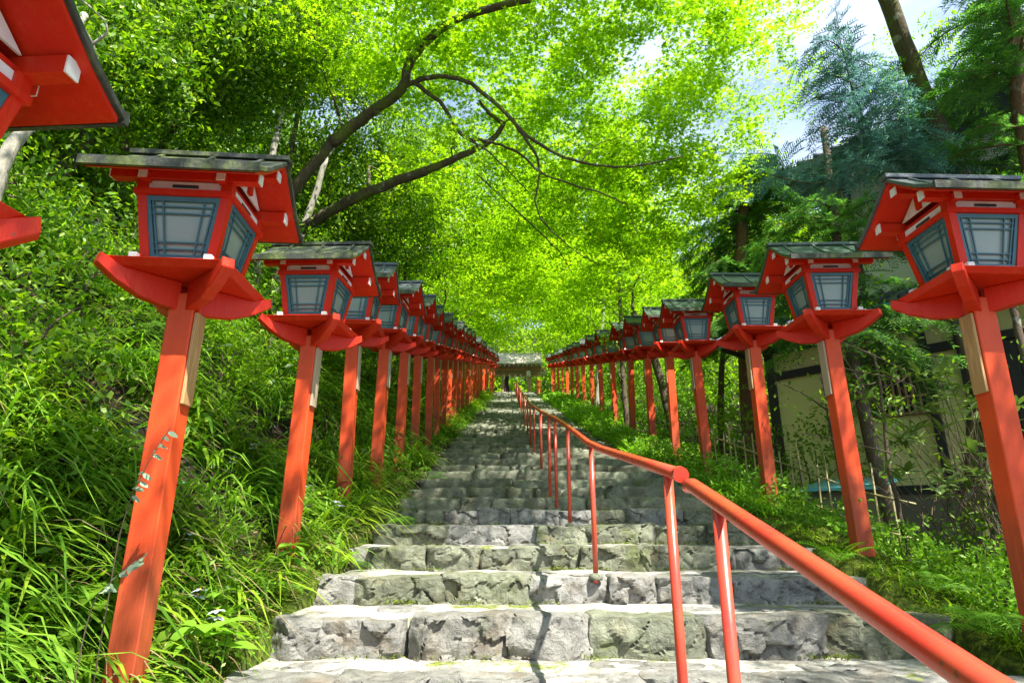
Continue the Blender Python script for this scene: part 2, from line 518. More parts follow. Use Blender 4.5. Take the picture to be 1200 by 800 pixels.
M['cloth'] = k.surf((0.035, 0.018, 0.045), 0.8)
k = NT('orange_paint')
M['orange'] = k.surf((0.85, 0.20, 0.03), 0.5)
k = NT('blue_sheet')
M['sheet'] = k.surf(k.mix(k.noise(k.coord(), 3, 3), (0.10, 0.42, 0.48), (0.20, 0.55, 0.58)), 0.45)

# ------------------------------------------------------------------ the lie of the land
STEPS = [(3.70, -0.85), (4.37, -0.606), (5.07, -0.413), (5.77, -0.219), (6.40, -0.036), (7.10, 0.13), (7.74, 0.287),
         (8.38, 0.44), (8.98, 0.585), (9.78, 0.776), (10.35, 0.915), (11.10, 1.10)]
lo = []
y0, z0 = STEPS[0]
while y0 > -3.5:
    y0 -= 0.68
    z0 -= 0.17
    lo.insert(0, (y0, z0))
N_LOW = len(lo)
STEPS = lo + STEPS
while STEPS[-1][0] < 50.0:
    STEPS.append((STEPS[-1][0] + 0.71, STEPS[-1][1] + 0.1705))
TOP_Y, TOP_Z = STEPS[-1]
SY = np.array([s[0] for s in STEPS])
SZ = np.array([s[1] for s in STEPS])


def s_line(y):
    """height of the ground beside the stairway"""
    y = np.asarray(y, float)
    z = np.interp(y, SY, SZ) - 0.02
    far = np.maximum(0, y - TOP_Y - 9)
    return z + far * 0.42


def xl(y):
    return np.interp(y, [0, 3, 4.4, 6, 8, 14, 50], [-1.65, -1.62, -1.60, -1.48, -1.38, -1.36, -1.25])


def xr(y):
    return np.interp(y, [0, 4, 5.8, 8, 10, 12, 16, 50], [3.0, 2.96, 2.78, 2.55, 2.4, 2.25, 2.0, 1.75])


def nz(x, y, s, seed=0.0):
    return noise.fractal(Vector((x * s, y * s, seed)), 0.9, 2.1, 4)


def ground(x, y, rough=True):
    s = float(s_line(y))
    a = float(xl(y)) - 0.02 - x
    b = x - float(xr(y)) - 0.02
    if a > 0:
        z = s - 0.04 + max(0, min(a, 0.45)) * 0.15
        a2 = max(0, a - 0.45)
        z += 0.95 * min(a2, 5.0) + 0.5 * max(0, min(a2 - 5.0, 14))
        if rough: z += nz(x, y, 0.9) * 0.30 * min(1, a / 1.2) + nz(x, y, 4.0) * 0.05
    elif b > 0:
        z = s - 0.03
        b2 = max(0, b - 0.35)
        t = min(1, max(0, (y - 12) / 8))
        z += (1 - t) * (-0.42 * min(b2, 3.2)) + t * (0.10 * b2)
        if b2 > 8: z += (b2 - 8) * 0.45 * t
        if rough: z += nz(x, y, 1.0, 3.0) * 0.14 * min(1, b / 0.8) + nz(x, y, 4.5, 3.0) * 0.05
    else:
        z = s - 0.50
        e = min(-a, -b)
        if e < 0.06: z = s - 0.06
    return z


gx = np.concatenate([np.arange(-60, -14, 3.0), np.arange(-14, -6, 0.6), np.arange(-6, -2.6, 0.16), np.arange(-2.6, -1.1, 0.07),
                     np.arange(-1.1, 1.5, 0.5), np.arange(1.5, 4.2, 0.08), np.arange(4.2, 8, 0.25), np.arange(8, 60, 2.5)])
gy = np.concatenate([np.arange(-14, 1, 0.8), np.arange(1, 9, 0.1), np.arange(9, 20, 0.3), np.arange(20, 62, 1.0), np.arange(62, 140, 4.0)])
GV = [(x, y, ground(x, y)) for y in gy for x in gx]
nxg = len(gx)
ii = np.arange(len(gy) - 1)[:, None] * nxg + np.arange(nxg - 1)[None, :]
ii = ii.ravel()
GF = np.stack([ii, ii + 1, ii + 1 + nxg, ii + nxg], 1)
g_ob = link_mesh('ground', fast_mesh('ground', np.array(GV), GF, M['soil'], True))
tag(g_ob, 'mossy forest ground rising in a steep bank left of the steps', kind='structure')

# quick ground lookup for scattering
GZ = np.array([p[2] for p in GV]).reshape(len(gy), nxg)


def gz(x, y):
    x = np.asarray(x, float); y = np.asarray(y, float)
    i = np.clip(np.searchsorted(gx, x) - 1, 0, nxg - 2)
    j = np.clip(np.searchsorted(gy, y) - 1, 0, len(gy) - 2)
    tx = np.clip((x - gx[i]) / (gx[i + 1] - gx[i]), 0, 1)
    ty = np.clip((y - gy[j]) / (gy[j + 1] - gy[j]), 0, 1)
    return (GZ[j, i] * (1 - tx) + GZ[j, i + 1] * tx) * (1 - ty) + (GZ[j + 1, i] * (1 - tx) + GZ[j + 1, i + 1] * tx) * ty


# ------------------------------------------------------------------ the stone stairway
bv, bf = [], []
NX = 26


def stair_row(y, z, amp, k):
    o = len(bv)
    a, b = float(xl(y)) - 0.10, float(xr(y)) + 0.10
    for i in range(NX + 1):
        x = a + (b - a) * i / NX
        bv.append((x, y, z + amp * noise.noise(Vector((x * 2.3, y * 2.3, 5)))))
    return o


prev = None
for k_, (y, z) in enumerate(STEPS):
    ny = STEPS[k_ + 1][0] if k_ + 1 < len(STEPS) else y + 6
    near = N_LOW - 1 <= k_ < N_LOW + 8
    rows = [(y + 0.13, z - 0.10 if k_ else z - .5, 0)]
    nseg = 6 if near else 1
    for q in range(nseg + 1):
        t = q / nseg
        rows.append((y + 0.15 + (ny - y) * t * 0.999, z - 0.022 + 0.012 * t, 0.022 if near else 0.008))
    if prev is not None:
        rows[0] = (y + 0.13, STEPS[k_ - 1][1] - 0.05, 0)
    for (ry, rz, am) in rows:
        o = stair_row(ry, rz, am, k_)
        if prev is not None:
            for i in range(NX):
                bf.append((prev + i, prev + i + 1, o + i + 1, o + i))
        prev = o
stair = link_mesh('stone_stairway', fast_mesh('stone_stairway', np.array(bv), np.array(bf), M['tread'], True))
tag(stair, 'long rough stone stairway climbing to the gate', kind='structure')


def rock_mesh(name, w, d, h, n, seed, mat, rough=1.0, topflat=True, cuts=6, smooth=True):
    """a rough squared stone: front face at y = 0, top at z = 0, centre at x = 0"""
    nx, ny, nz_ = n
    rr = random.Random(seed)
    idx, vs, fs = {}, [], []

    def vid(i, j, k2):
        key = (i, j, k2)
        if key not in idx:
            idx[key] = len(vs)
            vs.append(Vector((2 * i / nx - 1, 2 * j / ny - 1, 2 * k2 / nz_ - 1)))
        return idx[key]
    for i in range(nx):
        for j in range(ny):
            fs.append((vid(i, j, nz_), vid(i + 1, j, nz_), vid(i + 1, j + 1, nz_), vid(i, j + 1, nz_)))
        for k2 in range(nz_):
            fs.append((vid(i, 0, k2), vid(i + 1, 0, k2), vid(i + 1, 0, k2 + 1), vid(i, 0, k2 + 1)))
            fs.append((vid(i + 1, ny, k2), vid(i, ny, k2), vid(i, ny, k2 + 1), vid(i + 1, ny, k2 + 1)))
    for j in range(ny):
        for k2 in range(nz_):
            fs.append((vid(0, j + 1, k2), vid(0, j, k2), vid(0, j, k2 + 1), vid(0, j + 1, k2 + 1)))
            fs.append((vid(nx, j, k2), vid(nx, j + 1, k2), vid(nx, j + 1, k2 + 1), vid(nx, j, k2 + 1)))
    planes = []
    for _ in range(cuts):
        nrm = Vector((rr.uniform(-1, 1), -rr.uniform(0.35, 1.0), rr.uniform(-0.5, 0.75))).normalized()
        ext = abs(nrm.x) * w / 2 + abs(nrm.y) * d / 2 + abs(nrm.z) * h / 2
        planes.append((nrm, ext * rr.uniform(0.74, 0.93)))
    for sx in (-1, 1):
        nrm = Vector((sx * rr.uniform(0.8, 1), -rr.uniform(0.3, 0.8), rr.uniform(-0.2, 0.6))).normalized()
        ext = abs(nrm.x) * w / 2 + abs(nrm.y) * d / 2 + abs(nrm.z) * h / 2
        planes.append((nrm, ext * rr.uniform(0.86, 0.96)))
    for _ in range(12):
        nrm = Vector((rr.gauss(0, .38), -1, rr.gauss(0, .38))).normalized()
        ext = abs(nrm.x) * w / 2 + abs(nrm.y) * d / 2 + abs(nrm.z) * h / 2
        planes.append((nrm, ext * rr.uniform(0.70, 0.95)))
    off = Vector((rr.uniform(0, 50), rr.uniform(0, 50), rr.uniform(0, 50)))
    e = 16.0
    tilt = rr.uniform(-0.035, 0.035)
    out = []
    for p in vs:
        s = (abs(p.x) ** e + abs(p.y) ** e + abs(p.z) ** e) ** (1 / e)
        q = Vector((p.x / s * w / 2, p.y / s * d / 2, p.z / s * h / 2))
        for nrm, o in planes:
            t = q.dot(nrm) - o
            if t > 0: q -= nrm * t * 0.92
        nv = noise.noise_vector(q * 3.0 + off) * 0.030 * rough + noise.noise_vector(q * 8.0 + off) * 0.018 * rough + noise.noise_vector(q * 20.0 + off) * 0.007 * rough
        rdg = abs(noise.noise(q * 6.0 + off * 2))
        wq = q * 4.2 + noise.noise_vector(q * 5.0 + off) * 0.55 + off
        dd, pp_ = noise.voronoi(Vector((wq.x, wq.y * .6, wq.z * 1.3)))
        edge = dd[1] - dd[0]
        cell = noise.cell(pp_[0] * 7.3) - 0.5
        tl = noise.noise_vector(pp_[0] * 3.1)
        dv = Vector((wq.x, wq.y * .6, wq.z * 1.3)) - pp_[0]
        if p.y < 0.5:
            nv.y += (cell * 0.030 + (tl.x * dv.x + tl.z * dv.z) * 0.045 + 0.014 * max(0, 1 - edge / 0.10)) * rough
        if p.z > .5: nv.z += cell * 0.008 * rough
        if topflat and p.z > 0.9: nv.z *= 0.6
        q += nv
        q.z += tilt * q.x
        out.append((q.x, q.y + d / 2, q.z - h / 2))
    me = bpy.data.meshes.new(name)
    me.from_pydata(out, [], fs)
    me.materials.append(mat)
    me.polygons.foreach_set('use_smooth', [smooth] * len(me.polygons))
    me.update()
    return me


def row_widths(L, lo_, hi_):
    ws = []
    while sum(ws) < L: ws.append(rnd.uniform(lo_, hi_))
    s = L / sum(ws)
    return [w * s for w in ws]


mid_lib = []
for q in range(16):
    mid_lib.append(rock_mesh('step_stone_block', 1.0, 0.5, 0.26, (9, 4, 4), 900 + q, M['stone_moss_shade'] if q % 3 else M['stone_dark'], 1.2))
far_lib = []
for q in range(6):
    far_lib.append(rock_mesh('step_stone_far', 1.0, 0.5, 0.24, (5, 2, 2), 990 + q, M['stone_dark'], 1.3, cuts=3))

FIRST = {1: [(-1.60, 0.92), (-0.66, 0.62), (-0.03, 0.56), (0.54, 0.74), (1.29, 0.80), (2.10, 0.87)],
         2: [(-1.52, .28), (-1.23, .66), (-0.56, .71), (0.16, .60), (.77, .36), (1.14, .55), (1.70, 1.05)],
         3: [(-1.30, .50), (-.79, .53), (-.25, .86), (.62, .62), (1.25, .76), (2.02, .7)],
         4: [(-1.40, .74), (-.65, .87), (.23, .50), (.74, .74), (1.49, .5), (2.0, .66)]}
n_part = 0
far_stones = MB()
for k_, (y, z) in enumerate(STEPS):
    rise = z - STEPS[k_ - 1][1] if k_ else 0.17
    rel = k_ - N_LOW
    if y < 1.5: continue
    a, b = float(xl(y)), float(xr(y))
    tread = (STEPS[k_ + 1][0] - y) if k_ + 1 < len(STEPS) else .7
    if rel in FIRST:
        items = [(x0 + w_ / 2, w_) for x0, w_ in FIRST[rel]]
    else:
        ws = row_widths(b - a, 0.38, 0.95 if rel < 14 else 1.25)
        items, x0 = [], a
        for w_ in ws:
            items.append((x0 + w_ / 2, w_)); x0 += w_
    for q, (xc, w_) in enumerate(items):
        hgt = rise + 0.07 + rnd.uniform(0, 0.02)
        dz = rnd.uniform(-0.02, 0.012)
        dy = rnd.uniform(-0.035, 0.03)
        dep = min(tread * 0.9, rnd.uniform(0.30, 0.5)) if rel > 2 else rnd.uniform(.26, .34)
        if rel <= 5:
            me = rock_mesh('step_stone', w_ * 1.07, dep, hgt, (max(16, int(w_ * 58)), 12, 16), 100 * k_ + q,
                           M['stone'] if rnd.random() < (0.8 if rel < 3 else .3) else M['stone_moss_shade'], 1.0, smooth=False)
            o = link_mesh('step_stone', me, None, stair, (xc, y + dy, z + dz), (0, 0, rnd.uniform(-.03, .03)))
            n_part += 1
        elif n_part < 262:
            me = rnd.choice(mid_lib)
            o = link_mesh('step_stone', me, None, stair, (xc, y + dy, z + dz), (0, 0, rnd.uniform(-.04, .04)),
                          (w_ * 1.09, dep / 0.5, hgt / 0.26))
            n_part += 1
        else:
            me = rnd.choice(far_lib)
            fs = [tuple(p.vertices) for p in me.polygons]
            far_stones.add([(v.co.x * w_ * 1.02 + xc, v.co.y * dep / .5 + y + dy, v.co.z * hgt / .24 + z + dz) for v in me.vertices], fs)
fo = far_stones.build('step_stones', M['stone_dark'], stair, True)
tag(fo, kind='stuff')
# flat stones set into the near treads
for k_ in range(N_LOW - 1, N_LOW + 5):
    y, z = STEPS[k_]
    tread = STEPS[k_ + 1][0] - y
    a, b = float(xl(y)), float(xr(y))
    for q in range(5 if k_ > N_LOW else 8):
        w_ = rnd.uniform(0.28, 0.62)
        xx = rnd.uniform(a + .3, b - .3)
        me = rock_mesh('paving_stone', w_, rnd.uniform(0.16, 0.26), 0.07, (14, 8, 2), 5000 + 31 * k_ + q, M['stone'], 0.8)
        link_mesh('paving_stone', me, None, stair, (xx, y + tread * rnd.uniform(.42, .62), z + 0.004 - 0.010), (0, 0, rnd.uniform(-.3, .3)))


# ------------------------------------------------------------------ lanterns
def build_lantern(roofmat):
    root = empty('lantern_post')
    # post
    MB().box(-.075, .075, -.075, .075, -0.5, 2.06).build('post', M['post_red'], root, bevel=0.006)
    MB().box(.077, .097, -.06, .06, 1.42, 1.95).build('name_board', M['board'], root, bevel=0.003)
    # four upswept corner brackets
    for q in range(4):
        m = MB()
        w = 0.036
        prof = [(0.06, 1.955), (0.27, 1.985), (0.41, 2.045), (0.515, 2.115), (0.505, 2.175), (0.38, 2.128), (0.06, 2.125)]
        m.prism(prof, 'y', -w, w)
        br = m.build('bracket', M['red'], root, bevel=0.005, rot=(0, 0, R(45 + 90 * q)))
    # platform tray
    m = MB()
    m.hexa([(-.31, -.31, 2.128), (.31, -.31, 2.128), (.31, .31, 2.128), (-.31, .31, 2.128)],
           [(-.345, -.345, 2.168), (.345, -.345, 2.168), (.345, .345, 2.168), (-.345, .345, 2.168)])
    m.build('platform', M['red'], root, bevel=0.003)
    # sill beams with white ends
    zb = 2.170
    m = MB()
    m.box(-.265, .265, -.235, -.185, zb, zb + .040); m.box(-.265, .265, .185, .235, zb, zb + .040)
    m.box(-.235, -.185, -.265, .265, zb + .002, zb + .043); m.box(.185, .235, -.265, .265, zb + .002, zb + .043)
    sill = m.build('sill_frame', M['red'], root)
    for sx in (-1, 1):
        for sy in (-1, 1):
            m = MB()
            m.box(min(sx * .187, sx * .233), max(sx * .187, sx * .233), min(sy * .266, sy * .300), max(sy * .266, sy * .300), zb + .001, zb + .042)
            m.build('beam_tip', M['white'], sill, bevel=0.002)
            m = MB()
            m.box(min(sx * .266, sx * .300), max(sx * .266, sx * .300), min(sy * .187, sy * .233), max(sy * .187, sy * .233), zb - .001, zb + .040)
            m.build('beam_tip', M['white'], sill, bevel=0.002)
    # tapered corner posts
    b0, b1, zt0, zt1, t = 0.212, 0.272, 2.212, 2.575, 0.052
    for sx in (-1, 1):
        for sy in (-1, 1):
            m = MB()

            def cr(b, z):
                xs = sorted((sx * b, sx * (b - t))); ys = sorted((sy * b, sy * (b - t)))
                return [(xs[0], ys[0], z), (xs[1], ys[0], z), (xs[1], ys[1], z), (xs[0], ys[1], z)]
            m.hexa(cr(b0, zt0 - .02), cr(b1, zt1 + .02))
            m.build('corner_post', M['red'], root)
    # windows: frame, muntins, paper
    for q in range(4):
        Mz = Matrix.Rotation(q * math.pi / 2, 4, 'Z')
        H = zt1 - zt0
        ang = math.atan2(b1 - b0, H)
        L = math.hypot(b1 - b0, H)
        T = Mz @ Matrix.Translation((0, -b0 + 0.010, zt0)) @ Matrix.Rotation(ang, 4, 'X')
        # local: x across, z up the pane, -y outward ; half width grows from b0 - t to b1 - t
        wa, wb = b0 - t + .004, b1 - t + .004

        def hw(z): return wa + (wb - wa) * z / L
        e = 0.028
        m = MB()

        def bar(x0a, x1a, za, x0b, x1b, zb_, ya, yb):
            vs = [T @ Vector(p) for p in ((x0a, ya, za), (x1a, ya, za), (x1a, yb, za), (x0a, yb, za),
                                          (x0b, ya, zb_), (x1b, ya, zb_), (x1b, yb, zb_), (x0b, yb, zb_))]
            m.hexa(vs[:4], vs[4:])
        bar(-hw(0), -hw(0) + e, 0, -hw(L), -hw(L) + e, L, -.002, .016)
        bar(hw(0) - e, hw(0), 0, hw(L) - e, hw(L), L, -.002, .016)
        bar(-hw(0) + e, hw(0) - e, 0, -hw(e) + e, hw(e) - e, e, -.001, .015)
        bar(-hw(L - e) + e, hw(L - e) - e, L - e, -hw(L) + e, hw(L) - e, L, -.001, .015)
        win = m.build('window', M['teal'], root)
        m = MB()
        mw = 0.009
        for f in (0.10, 0.23, 0.77, 0.90):
            xa, xb = (-wa + 2 * wa * f), (-wb + 2 * wb * f)
            xa = xa * (wa - e * 0.3) / wa
            bar(xa - mw / 2, xa + mw / 2, e, xb - mw / 2, xb + mw / 2, L - e, .001, .010)
            z_ = e + (L - 2 * e) * f
            bar(-hw(z_) + e, hw(z_) - e, z_ - mw / 2, -hw(z_) + e, hw(z_) - e, z_ + mw / 2, .003, .012)
        m.build('muntins', M['teal'], win)
        m = MB()
        bar(-hw(0) + .01, hw(0) - .01, .005, -hw(L) + .01, hw(L) - .01, L - .005, .018, .024)
        m.build('pane', M['paper'], win)
    # lintel, vent strip
    m = MB()
    a = .285
    m.box(-a, a, -a, -a + .045, 2.578, 2.612); m.box(-a, a, a - .045, a, 2.578, 2.612)
    m.box(-a, -a + .045, -a + .046, a - .046, 2.578, 2.611); m.box(a - .045, a, -a + .046, a - .046, 2.578, 2.611)
    m.build('lintel', M['red'], root)
    m = MB()
    m.box(-.262, .262, -.262, .262, 2.612, 2.668)
    vent = m.build('vent_panel', M['white'], root)
    for q in range(4):
        Mz = Matrix.Rotation(q * math.pi / 2, 4, 'Z')
        MB().box(-.075, .075, -.268, -.2630, 2.630, 2.647, Mz).build('vent_slot', M['timber'], vent)
    for sx in (-1, 1):
        for sy in (-1, 1):
            MB().box(sx * .245 - .032, sx * .245 + .032, sy * .245 - .032, sy * .245 + .032, 2.612, 2.672).build('corner_block', M['red'], root)
    # purlins along x, cross beams along y, white ends
    for sy in (-1, 1):
        pu = MB().box(-.43, .43, sy * .262 - .032, sy * .262 + .032, 2.672, 2.742).build('purlin', M['red'], root)
        for sx in (-1, 1):
            MB().box(min(sx * .4305, sx * .438), max(sx * .4305, sx * .438), sy * .262 - .031, sy * .262 + .031, 2.673, 2.741).build('purlin_end', M['white'], pu)
    for sx in (-1, 1):
        cb = MB().box(sx * .225 - .026, sx * .225 + .026, -.325, .325, 2.655, 2.700).build('cross_beam', M['red'], root)
        for sy in (-1, 1):
            MB().box(sx * .225 - .025, sx * .225 + .025, min(sy * .3255, sy * .332), max(sy * .3255, sy * .332), 2.656, 2.699).build('beam_end', M['white'], cb)
    # gable panels (white), ridge purlin
    for sx in (-1, 1):
        m = MB()
        x0 = sx * .25
        m.prism([(-.225, 2.742), (.225, 2.742), (0, 2.905)], 'x', min(x0, x0 + sx * .012), max(x0, x0 + sx * .012))
        m.build('gable_panel', M['white'], root)
        m = MB()
        m.box(min(sx * .255, sx * .285), max(sx * .255, sx * .285), -.022, .022, 2.743, 2.86)
        m.build('gable_strut', M['red'], root)
    rp = MB().box(-.44, .44, -.035, .035, 2.845, 2.905).build('ridge_purlin', M['red'], root)
    for sx in (-1, 1):
        MB().box(min(sx * .4405, sx * .448), max(sx * .4405, sx * .448), -.034, .034, 2.846, 2.904).build('purlin_end', M['white'], rp)
    # roof: curved slopes, thin red soffit under a dark covering
    prof = [(0.0, 2.955), (0.15, 2.845), (0.30, 2.738), (0.42, 2.672), (0.485, 2.645)]
    for sy in (-1, 1):
        def strip(dz0, dz1, xh, mbx, trim=0.0):
            pts = [(sy * p[0], p[1] + dz1) for p in prof]
            low = [(sy * p[0], p[1] + dz0) for p in prof]
            if trim:
                pts[-1] = (sy * (prof[-1][0] - trim), pts[-1][1] + trim * .4)
                low[-1] = (sy * (prof[-1][0] - trim), low[-1][1] + trim * .4)
            pts[0] = (sy * .001, pts[0][1]); low[0] = (sy * .001, low[0][1])
            n = len(pts)
            vs = []
            for xx in (-xh, xh):
                vs += [(xx, a_, b_) for a_, b_ in low] + [(xx, a_, b_) for a_, b_ in pts]
            fs = []
            o = 2 * n
            for i in range(n - 1):
                fs += [(i, i + 1, o + i + 1, o + i), (n + i + 1, n + i, o + n + i, o + n + i + 1),
                       (i, n + i, n + i + 1, i + 1), (o + i + 1, o + n + i + 1, o + n + i, o + i)]
            fs += [(n - 1, 2 * n - 1, o + 2 * n - 1, o + n - 1), (0, o, o + n, n)]
            mbx.add(vs, fs)
        m = MB(); strip(-.022, 0, .475, m, .02)
        so = m.build('soffit', M['red'], root)
        m = MB(); strip(.001, .032, .495, m)
        rs = m.build('roof', roofmat, root, bevel=0.003)
        for xb in (-.30, .02, .33):
            m = MB()
            for i in range(len(prof) - 1):
                (ya, za), (yb, zb2) = prof[i], prof[i + 1]
                bow = .035 * math.sin(math.pi * i / 4); bow2 = .035 * math.sin(math.pi * (i + 1) / 4)
                v = []
                for (yy, zz, bw) in ((ya, za, bow), (yb, zb2, bow2)):
                    v.append([(xb + bw - .016, sy * max(yy, .002), zz + .029), (xb + bw + .016, sy * max(yy, .002), zz + .029),
                              (xb + bw + .012, sy * max(yy, .002), zz + .048), (xb + bw - .012, sy * max(yy, .002), zz + .048)])
                m.hexa(v[0], v[1])
            m.build('roof_batten', roofmat, rs)
        # mossy edge strip along the eave
        yy, zz = prof[-1]
        m = MB().box(-.497, .497, min(sy * (yy - .01), sy * (yy + .012)), max(sy * (yy - .01), sy * (yy + .012)), zz - .012, zz + .040)
        m.build('eave_strip', M['roof_moss'], rs)
    MB().box(-.510, .510, -.045, .045, 2.972, 3.006).build('ridge_cap', roofmat, root, bevel=0.004)
    m = MB()
    for sx in (-1, 1):
        m.box(min(sx * .511, sx * .516), max(sx * .511, sx * .516), -.038, .038, 2.975, 3.002)
    return root


def simple_lantern(src):
    """far lanterns: the same shapes joined into a few meshes"""
    mats, mb = {}, None
    groups = {}
    bpy.context.view_layer.update()

    def walk(o):
        for c in o.children:
            if c.type == 'MESH':
                nm = c.data.materials[0].name
                g = groups.setdefault(nm, [c.data.materials[0], MB()])
                mw = c.matrix_world
                g[1].add([mw @ v.co for v in c.data.vertices], [tuple(p.vertices) for p in c.data.polygons])
            walk(c)
    walk(src)
    me = bpy.data.meshes.new('lantern_post')
    V, F, MI = [], [], []
    for q, (nm, (mt, m)) in enumerate(groups.items()):
        n = len(V)
        V += m.v
        F += [tuple(i + n for i in f) for f in m.f]
        MI += [q] * len(m.f)
        me.materials.append(mt)
    me.from_pydata(V, [], F)
    me.polygons.foreach_set('material_index', MI)
    me.update()
    return me


protos = {kk: build_lantern(M[kk]) for kk in ('roof_moss', 'roof_green', 'roof_slate')}
far_me = {kk: simple_lantern(protos[kk]) for kk in ('roof_moss', 'roof_green', 'roof_slate')}
LEFT = [1.52, 3.35, 5.30, 6.87, 8.25, 9.8, 11.3, 13.0, 14.3, 15.5, 16.7, 18.1, 19.4, 21.0, 22.9, 25.0, 27.2, 29.5, 31.8, 34.2, 36.6, 39.0, 44.5, 46.3, 48.1, 49.9]
RIGHT = [3.84, 5.68, 7.54, 9.83, 11.67, 13.5, 15.7, 18.2, 20.9, 23.4, 26.0, 28.6, 31.3, 34, 37, 40.5, 44.0, 47.2]
ORD = ['first', 'second', 'third', 'fourth', 'fifth', 'sixth', 'seventh', 'eighth', 'ninth', 'tenth', 'eleventh', 'twelfth', 'thirteenth']
lrf = ['roof_moss', 'roof_moss', 'roof_moss', 'roof_slate', 'roof_slate', 'roof_slate', 'roof_green', 'roof_slate', 'roof_green', 'roof_slate', 'roof_green', 'roof_slate']
rrf = ['roof_slate', 'roof_green', 'roof_green', 'roof_green', 'roof_green', 'roof_green', 'roof_green', 'roof_slate', 'roof_green', 'roof_slate']
rdesc = {'roof_moss': 'mossy bark-brown roof', 'roof_green': 'green metal roof', 'roof_slate': 'bare grey metal roof'}
used = set()
LPOS = []
for side, Ds, rf in (('left', LEFT, lrf), ('right', RIGHT, rrf)):
    for i, D in enumerate(Ds):
        kk = rf[i] if i < len(rf) else rnd.choice(['roof_green', 'roof_slate', 'roof_slate'])
        x = (-1.87 + 0.006 * D) if side == 'left' else (3.10 + 0.002 * D)
        x += {('left', 0): -.08, ('left', 1): -.07, ('left', 2): -.03, ('left', 3): -.02, ('right', 0): -.03}.get((side, i), 0)
        z = float(s_line(D)) - 0.05
        z = {('left', 0): -1.20, ('left', 1): -0.80, ('left', 2): -0.45, ('right', 0): -0.63, ('right', 1): -0.27, ('right', 2): 0.18, ('right', 3): 0.67}.get((side, i), .24 * D - 1.62)
        if D > 12: z = .24 * D - 1.62 + 0.03 * (D - 12) * (1 if side == 'left' and D < 44 else .4) * 0.25
        full = i < 13
        if full:
            if kk not in used:
                root = protos[kk]; used.add(kk)
            else:
                root = copy_tree(protos[kk])
        else:
            root = link_mesh('lantern_post', far_me[kk])
        root.location = (x, D, z)
        root.scale = (.95, .95, 1) if full else (.95, .95, 1)
        lean = rnd.uniform(-.02, .02)
        if (side, i) == ('left', 1): lean = 0.012
        if (side, i) == ('right', 0): lean = 0.025
        root.rotation_euler = (rnd.uniform(-.01, .01), lean, (math.pi if side == 'right' else 0) + rnd.uniform(-.07, .07))
        if side == 'right': root.rotation_euler[1] = -lean
        grp = 'red lantern posts lining the stone steps'
        if side == 'left' and i == 0:
            lab = 'red wooden lantern cut off by the top left corner, nearest of all'
        elif full:
            lab = f'red lantern post with {rdesc[kk]}, {ORD[i - (1 if side == "left" else 0)]} whole one in the {side} row'
            if side == 'left' and i == 1: lab = 'nearest whole red lantern post on the left bank, with mossy roof'
            if side == 'right' and i == 0: lab = 'nearest red lantern post on the right, at the frame edge'
        elif side == 'left' and D > 42:
            lab = f'tiny far red lantern post left of the gate, {ORD[i - 22]} of the last four'
            grp = 'far red lantern posts left of the gate'
        else:
            lab = f'distant red lantern post, {ORD[i - 13]} beyond the thirteenth, far up the {side} row'
            grp = f'distant red lantern posts up the {side} row'
        tag(root, lab, 'lantern post', grp)
        LPOS.append((x, D))

# ------------------------------------------------------------------ handrails
RX = lambda y: float(np.interp(y, [-2, 5.2, 6.6, 7.9, 10, 14, 25, 50], [.66, .66, .60, .52, .47, .42, .36, .26]))


def rail_top(y):
    h = float(np.interp(y, [0, 2.4, 5.1, 7.6, 10, 14, 50], [0.99, .97, 1.0, .99, .92, .85, .85]))
    base = float(np.interp(y, [0, 2.4, 5.07, 6.4, 7.58, 8.33, 9.9, 12.1, 50], [-1.34, -.80, -.40, -.05, .25, .43, .81, 1.33, 10.43]))
    return base + h


def sstep(y):
    i = int(np.searchsorted(SY, y) - 1)
    return float(SZ[max(0, i)])


rl = empty('handrail', (0.68, 0, 0), 0, 'glossy red pipe handrail sweeping out of the lower right corner', 'handrail', 'red pipe handrails up the steps')
pts = [(0.0, -1.2, -0.72), (0.0, 0.3, -0.385), (0.0, 0.98, -0.225), (0.0, 2.34, 0.128), (0.0, 2.40, 0.130)]
MB().tube(pts, .0275, 20).build('rail_pipe', M['rail'], rl, True)
for yy in (2.07, 0.55, -0.9):
    zt = float(np.interp(yy, [p[1] for p in pts], [p[2] for p in pts]))
    MB().tube([(0, yy, zt - .01), (0.0, yy + .01, sstep(yy) - 0.1)], .0205, 16).build('rail_post', M['rail'], rl, True)
ru = empty('handrail', (0, 0, 0), 0, 'long red pipe handrail climbing the middle of the steps to the gate', 'handrail', 'red pipe handrails up the steps')
ys = [2.44] + list(np.arange(3.0, 48.5, .75)) + [48.5]
pp = [(RX(y), y, rail_top(y)) for y in ys]
pp[0] = (0.66, 2.44, pp[0][2])
MB().tube(pp, .0265, 14).build('rail_pipe', M['rail'], ru, True)
for yy in (2.62, 5.10, 6.55, 7.58, 8.33, 9.9, 12.1):
    zc = sstep(yy)
    MB().tube([(RX(yy), yy, zc - .03), (RX(yy), yy, zc + .012), (RX(yy), yy, zc + .022)], [.055, .045, .024], 12).build('mortar_collar', M['stone_dark'], ru, True)
cp = MB().tube([(0.66, 2.415, pp[0][2] - .003), (0.66, 2.445, pp[0][2] + .003)], .031, 20).build('end_cap', M['rail'], ru, False)
for yy in [2.62, 5.10, 6.55, 7.58, 8.33, 9.9, 12.1, 13.9, 15.9, 18, 20.2, 22.6, 25, 27.5, 30, 32.6, 35.3, 38, 40.8, 43.6, 46.2, 48.4]:
    MB().tube([(RX(yy), yy, rail_top(yy) - .01), (RX(yy), yy, sstep(yy) - .05)], .0205, 12).build('rail_post', M['rail'], ru, True)

